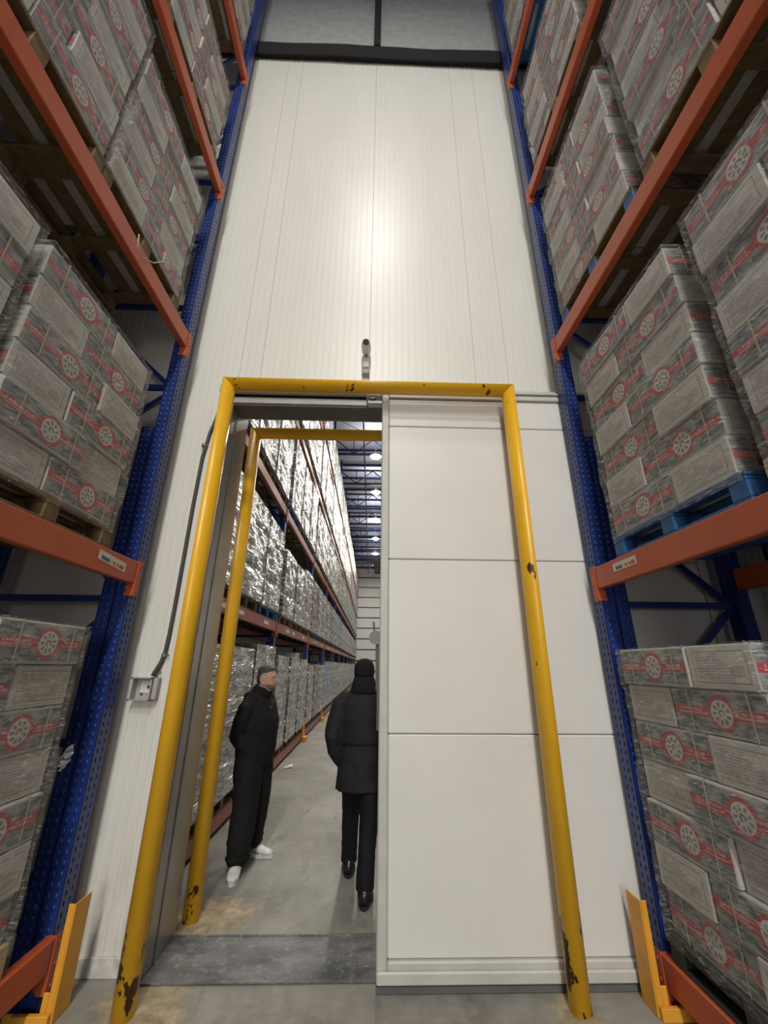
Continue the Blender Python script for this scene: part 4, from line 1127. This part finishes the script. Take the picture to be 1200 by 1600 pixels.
# ---- man in dark jacket and cap walking away
B = Vector((-0.065, 4.30, 0.0))
def man_two():
    t = thing('person', 'man in a long black jacket and black knitted cap walking away past the door edge', 'person', B)
    f = Vector((-0.04, 1, 0)).normalized(); r = Vector((f.y, -f.x, 0)); U = Vector((0,0,1))
    def P(a, b, z): v = f*a + r*b; return (v.x, v.y, z)
    feet = ((1, (-0.29, 0.035)), (-1, (0.22, -0.095)))   # right foot trailing (near the camera), left foot ahead
    g = MB(); hc = Vector(P(0.035, -0.0, 1.655)); hf = Vector(f)
    H = head_shape(g, hc, hf)
    limb(g, [(*P(0.0, 0, 1.44), 0.075, 0.08), (*P(0.01, 0, 1.52), 0.058, 0.062), (*P(0.02, 0, 1.60), 0.056, 0.060)])
    g.loft([(P(0,0,0.92), r*0.15, f*0.09), (P(0,0,1.10), r*0.14, f*0.10), (P(0,0,1.32), r*0.17, f*0.11), (P(0,0,1.45), r*0.15, f*0.08), (P(0,0,1.49), r*0.07, f*0.06)], 18)
    for sg_, (fa, fb) in feet:
        hx, hy, _ = P(0, sg_*0.09, 0); fx, fy, _ = P(fa, fb, 0)
        limb(g, [(hx, hy, 0.95, 0.085), (hx*0.5+fx*0.5, hy*0.5+fy*0.5+0.03, 0.52, 0.055), (fx, fy, 0.12, 0.036), (fx, fy, 0.07, 0.036)])
        sh = P(0, sg_*0.17, 1.36); el = P(-0.03, sg_*0.275, 1.13); wr = P(0.05, sg_*0.15, 0.96)
        limb(g, [(*sh, 0.045), (*el, 0.038), (*wr, 0.026)])
        hand(g, wr, Vector(P(0.05, -sg_*0.1, -0.9)), Vector(P(0, -sg_, 0)), Vector(P(0.9, 0, 0.3)))
    remeshed(put('body', g, M['skin'], t, smooth=True), 0.009, 3)
    for sg_ in (-1, 1): put('eye', MB().ball(H(0.087, sg_*0.031, 0.016), 0.0085, n=10, m=6), M['eye'], t, smooth=True)
    # jacket
    g = MB()
    g.loft([(P(0,0,0.69), r*0.235, f*0.170), (P(0,0,0.90), r*0.225, f*0.165), (P(0,0,1.08), r*0.220, f*0.155), (P(0,0,1.25), r*0.228, f*0.160), (P(0,0,1.38), r*0.220, f*0.150), (P(-0.005,0,1.46), r*0.170, f*0.115), (P(0,0,1.52), r*0.100, f*0.090), (P(0.01,0,1.56), r*0.088, f*0.085)], 24)
    for sg_ in (1, -1):
        limb(g, [(*P(0, sg_*0.07, 1.455), 0.060), (*P(0, sg_*0.15, 1.435), 0.070), (*P(-0.005, sg_*0.215, 1.375), 0.080), (*P(-0.02, sg_*0.255, 1.25), 0.080), (*P(-0.035, sg_*0.280, 1.12), 0.076), (*P(0.0, sg_*0.255, 1.0), 0.070), (*P(0.05, sg_*0.20, 0.90), 0.060)], 16)
    folds(remeshed(put('jacket', g, M['cloth2'], t, smooth=True), 0.011, 4), 0.016, 0.10)
    g = MB()
    for i in range(25):
        a = 2*math.pi*i/24; 
    rings = [(P(0.10*0+0.154*math.cos(2*math.pi*i/24), 0.222*math.sin(2*math.pi*i/24), 1.06), U*0.018, Vector(P(math.cos(2*math.pi*i/24), math.sin(2*math.pi*i/24), 0))*0.007) for i in range(24)]
    rings.append(rings[0]); g.loft(rings, 8); put('waist_seam', g, M['trouser'], t, smooth=True)
    # hood / neck warmer
    g = MB()
    g.loft([(P(-0.01,0,1.47), r*0.150, f*0.120), (P(-0.02,0,1.52), r*0.125, f*0.115), (P(-0.01,0,1.57), r*0.112, f*0.110), (P(0.01,0,1.62), r*0.096, f*0.104)], 20)
    remeshed(put('hood_collar', g, M['cap'], t, smooth=True), 0.012, 2)
    g = MB(); c = hc
    g.loft([(c+hf*-0.006+U*-0.040, r*0.092, hf*0.110), (c+hf*-0.006+U*-0.010, r*0.099, hf*0.116), (c+hf*-0.006+U*0.030, r*0.100, hf*0.118), (c+hf*-0.008+U*0.075, r*0.092, hf*0.106), (c+hf*-0.010+U*0.110, r*0.070, hf*0.080), (c+hf*-0.010+U*0.130, r*0.030, hf*0.036)], 22)
    put('knitted_cap', g, M['cap'], t, smooth=True)
    # trousers
    g = MB()
    g.loft([(P(0,0,0.72), r*0.165, f*0.12), (P(0,0,0.82), r*0.18, f*0.13), (P(0,0,0.95), r*0.17, f*0.12)], 20)
    for sg_, (fa, fb) in feet:
        hx, hy, _ = P(0, sg_*0.088, 0); fx, fy, _ = P(fa, fb, 0); kx, ky = hx*.5+fx*.5, hy*.5+fy*.5+0.03
        limb(g, [(hx, hy, 0.88, 0.098, 0.11), (hx*.8+kx*.2, hy*.8+ky*.2, 0.74, 0.096, 0.105), (kx, ky, 0.50, 0.080, 0.088), (kx*.4+fx*.6, ky*.4+fy*.6, 0.30, 0.072, 0.080), (fx, fy, 0.15, 0.072, 0.080), (fx, fy+0.0, 0.090, 0.074, 0.088)], 16)
    folds(remeshed(put('trousers', g, M['trouser'], t, smooth=True), 0.011, 4), 0.012, 0.08)
    for sg_, (fa, fb) in feet:
        fx, fy, _ = P(fa, fb, 0); c = Vector((fx, fy, 0)); d = Vector((0.05*sg_, 1, 0)).normalized(); q = Vector((d.y, -d.x, 0))
        so = MB(); n = 20; ring = []
        for k_ in range(n):
            a = 2*math.pi*k_/n; ring.append(c+d*(0.055+0.148*math.cos(a))+q*((0.048 if math.cos(a) > 0 else 0.038)*math.sin(a)))
        so.v = [tuple(p) for p in ring] + [tuple(p+U*0.022) for p in ring]
        for k_ in range(n): so.face((k_, (k_+1) % n, n+(k_+1) % n, n+k_))
        so.face(range(n)[::-1]); so.face(range(n, 2*n))
        sh = link('shoe', None, t); sh.scale = (1.32, 1.08, 1.22); sh.location = (c.x*(1-1.32), c.y*(1-1.08), 0); put('sole', so, M['rubber'], sh)
        g = MB(); g.loft([(c+d*-0.085+U*0.052, q*0.024, U*0.032), (c+d*-0.06+U*0.066, q*0.040, U*0.048), (c+d*0.0+U*0.072, q*0.044, U*0.056), (c+d*0.06+U*0.055, q*0.045, U*0.040), (c+d*0.12+U*0.042, q*0.048, U*0.028), (c+d*0.18+U*0.034, q*0.040, U*0.018), (c+d*0.20+U*0.030, q*0.020, U*0.010)], 16)
        put('upper', g, M['shoe_black'], sh, smooth=True)
    return t
man_two()
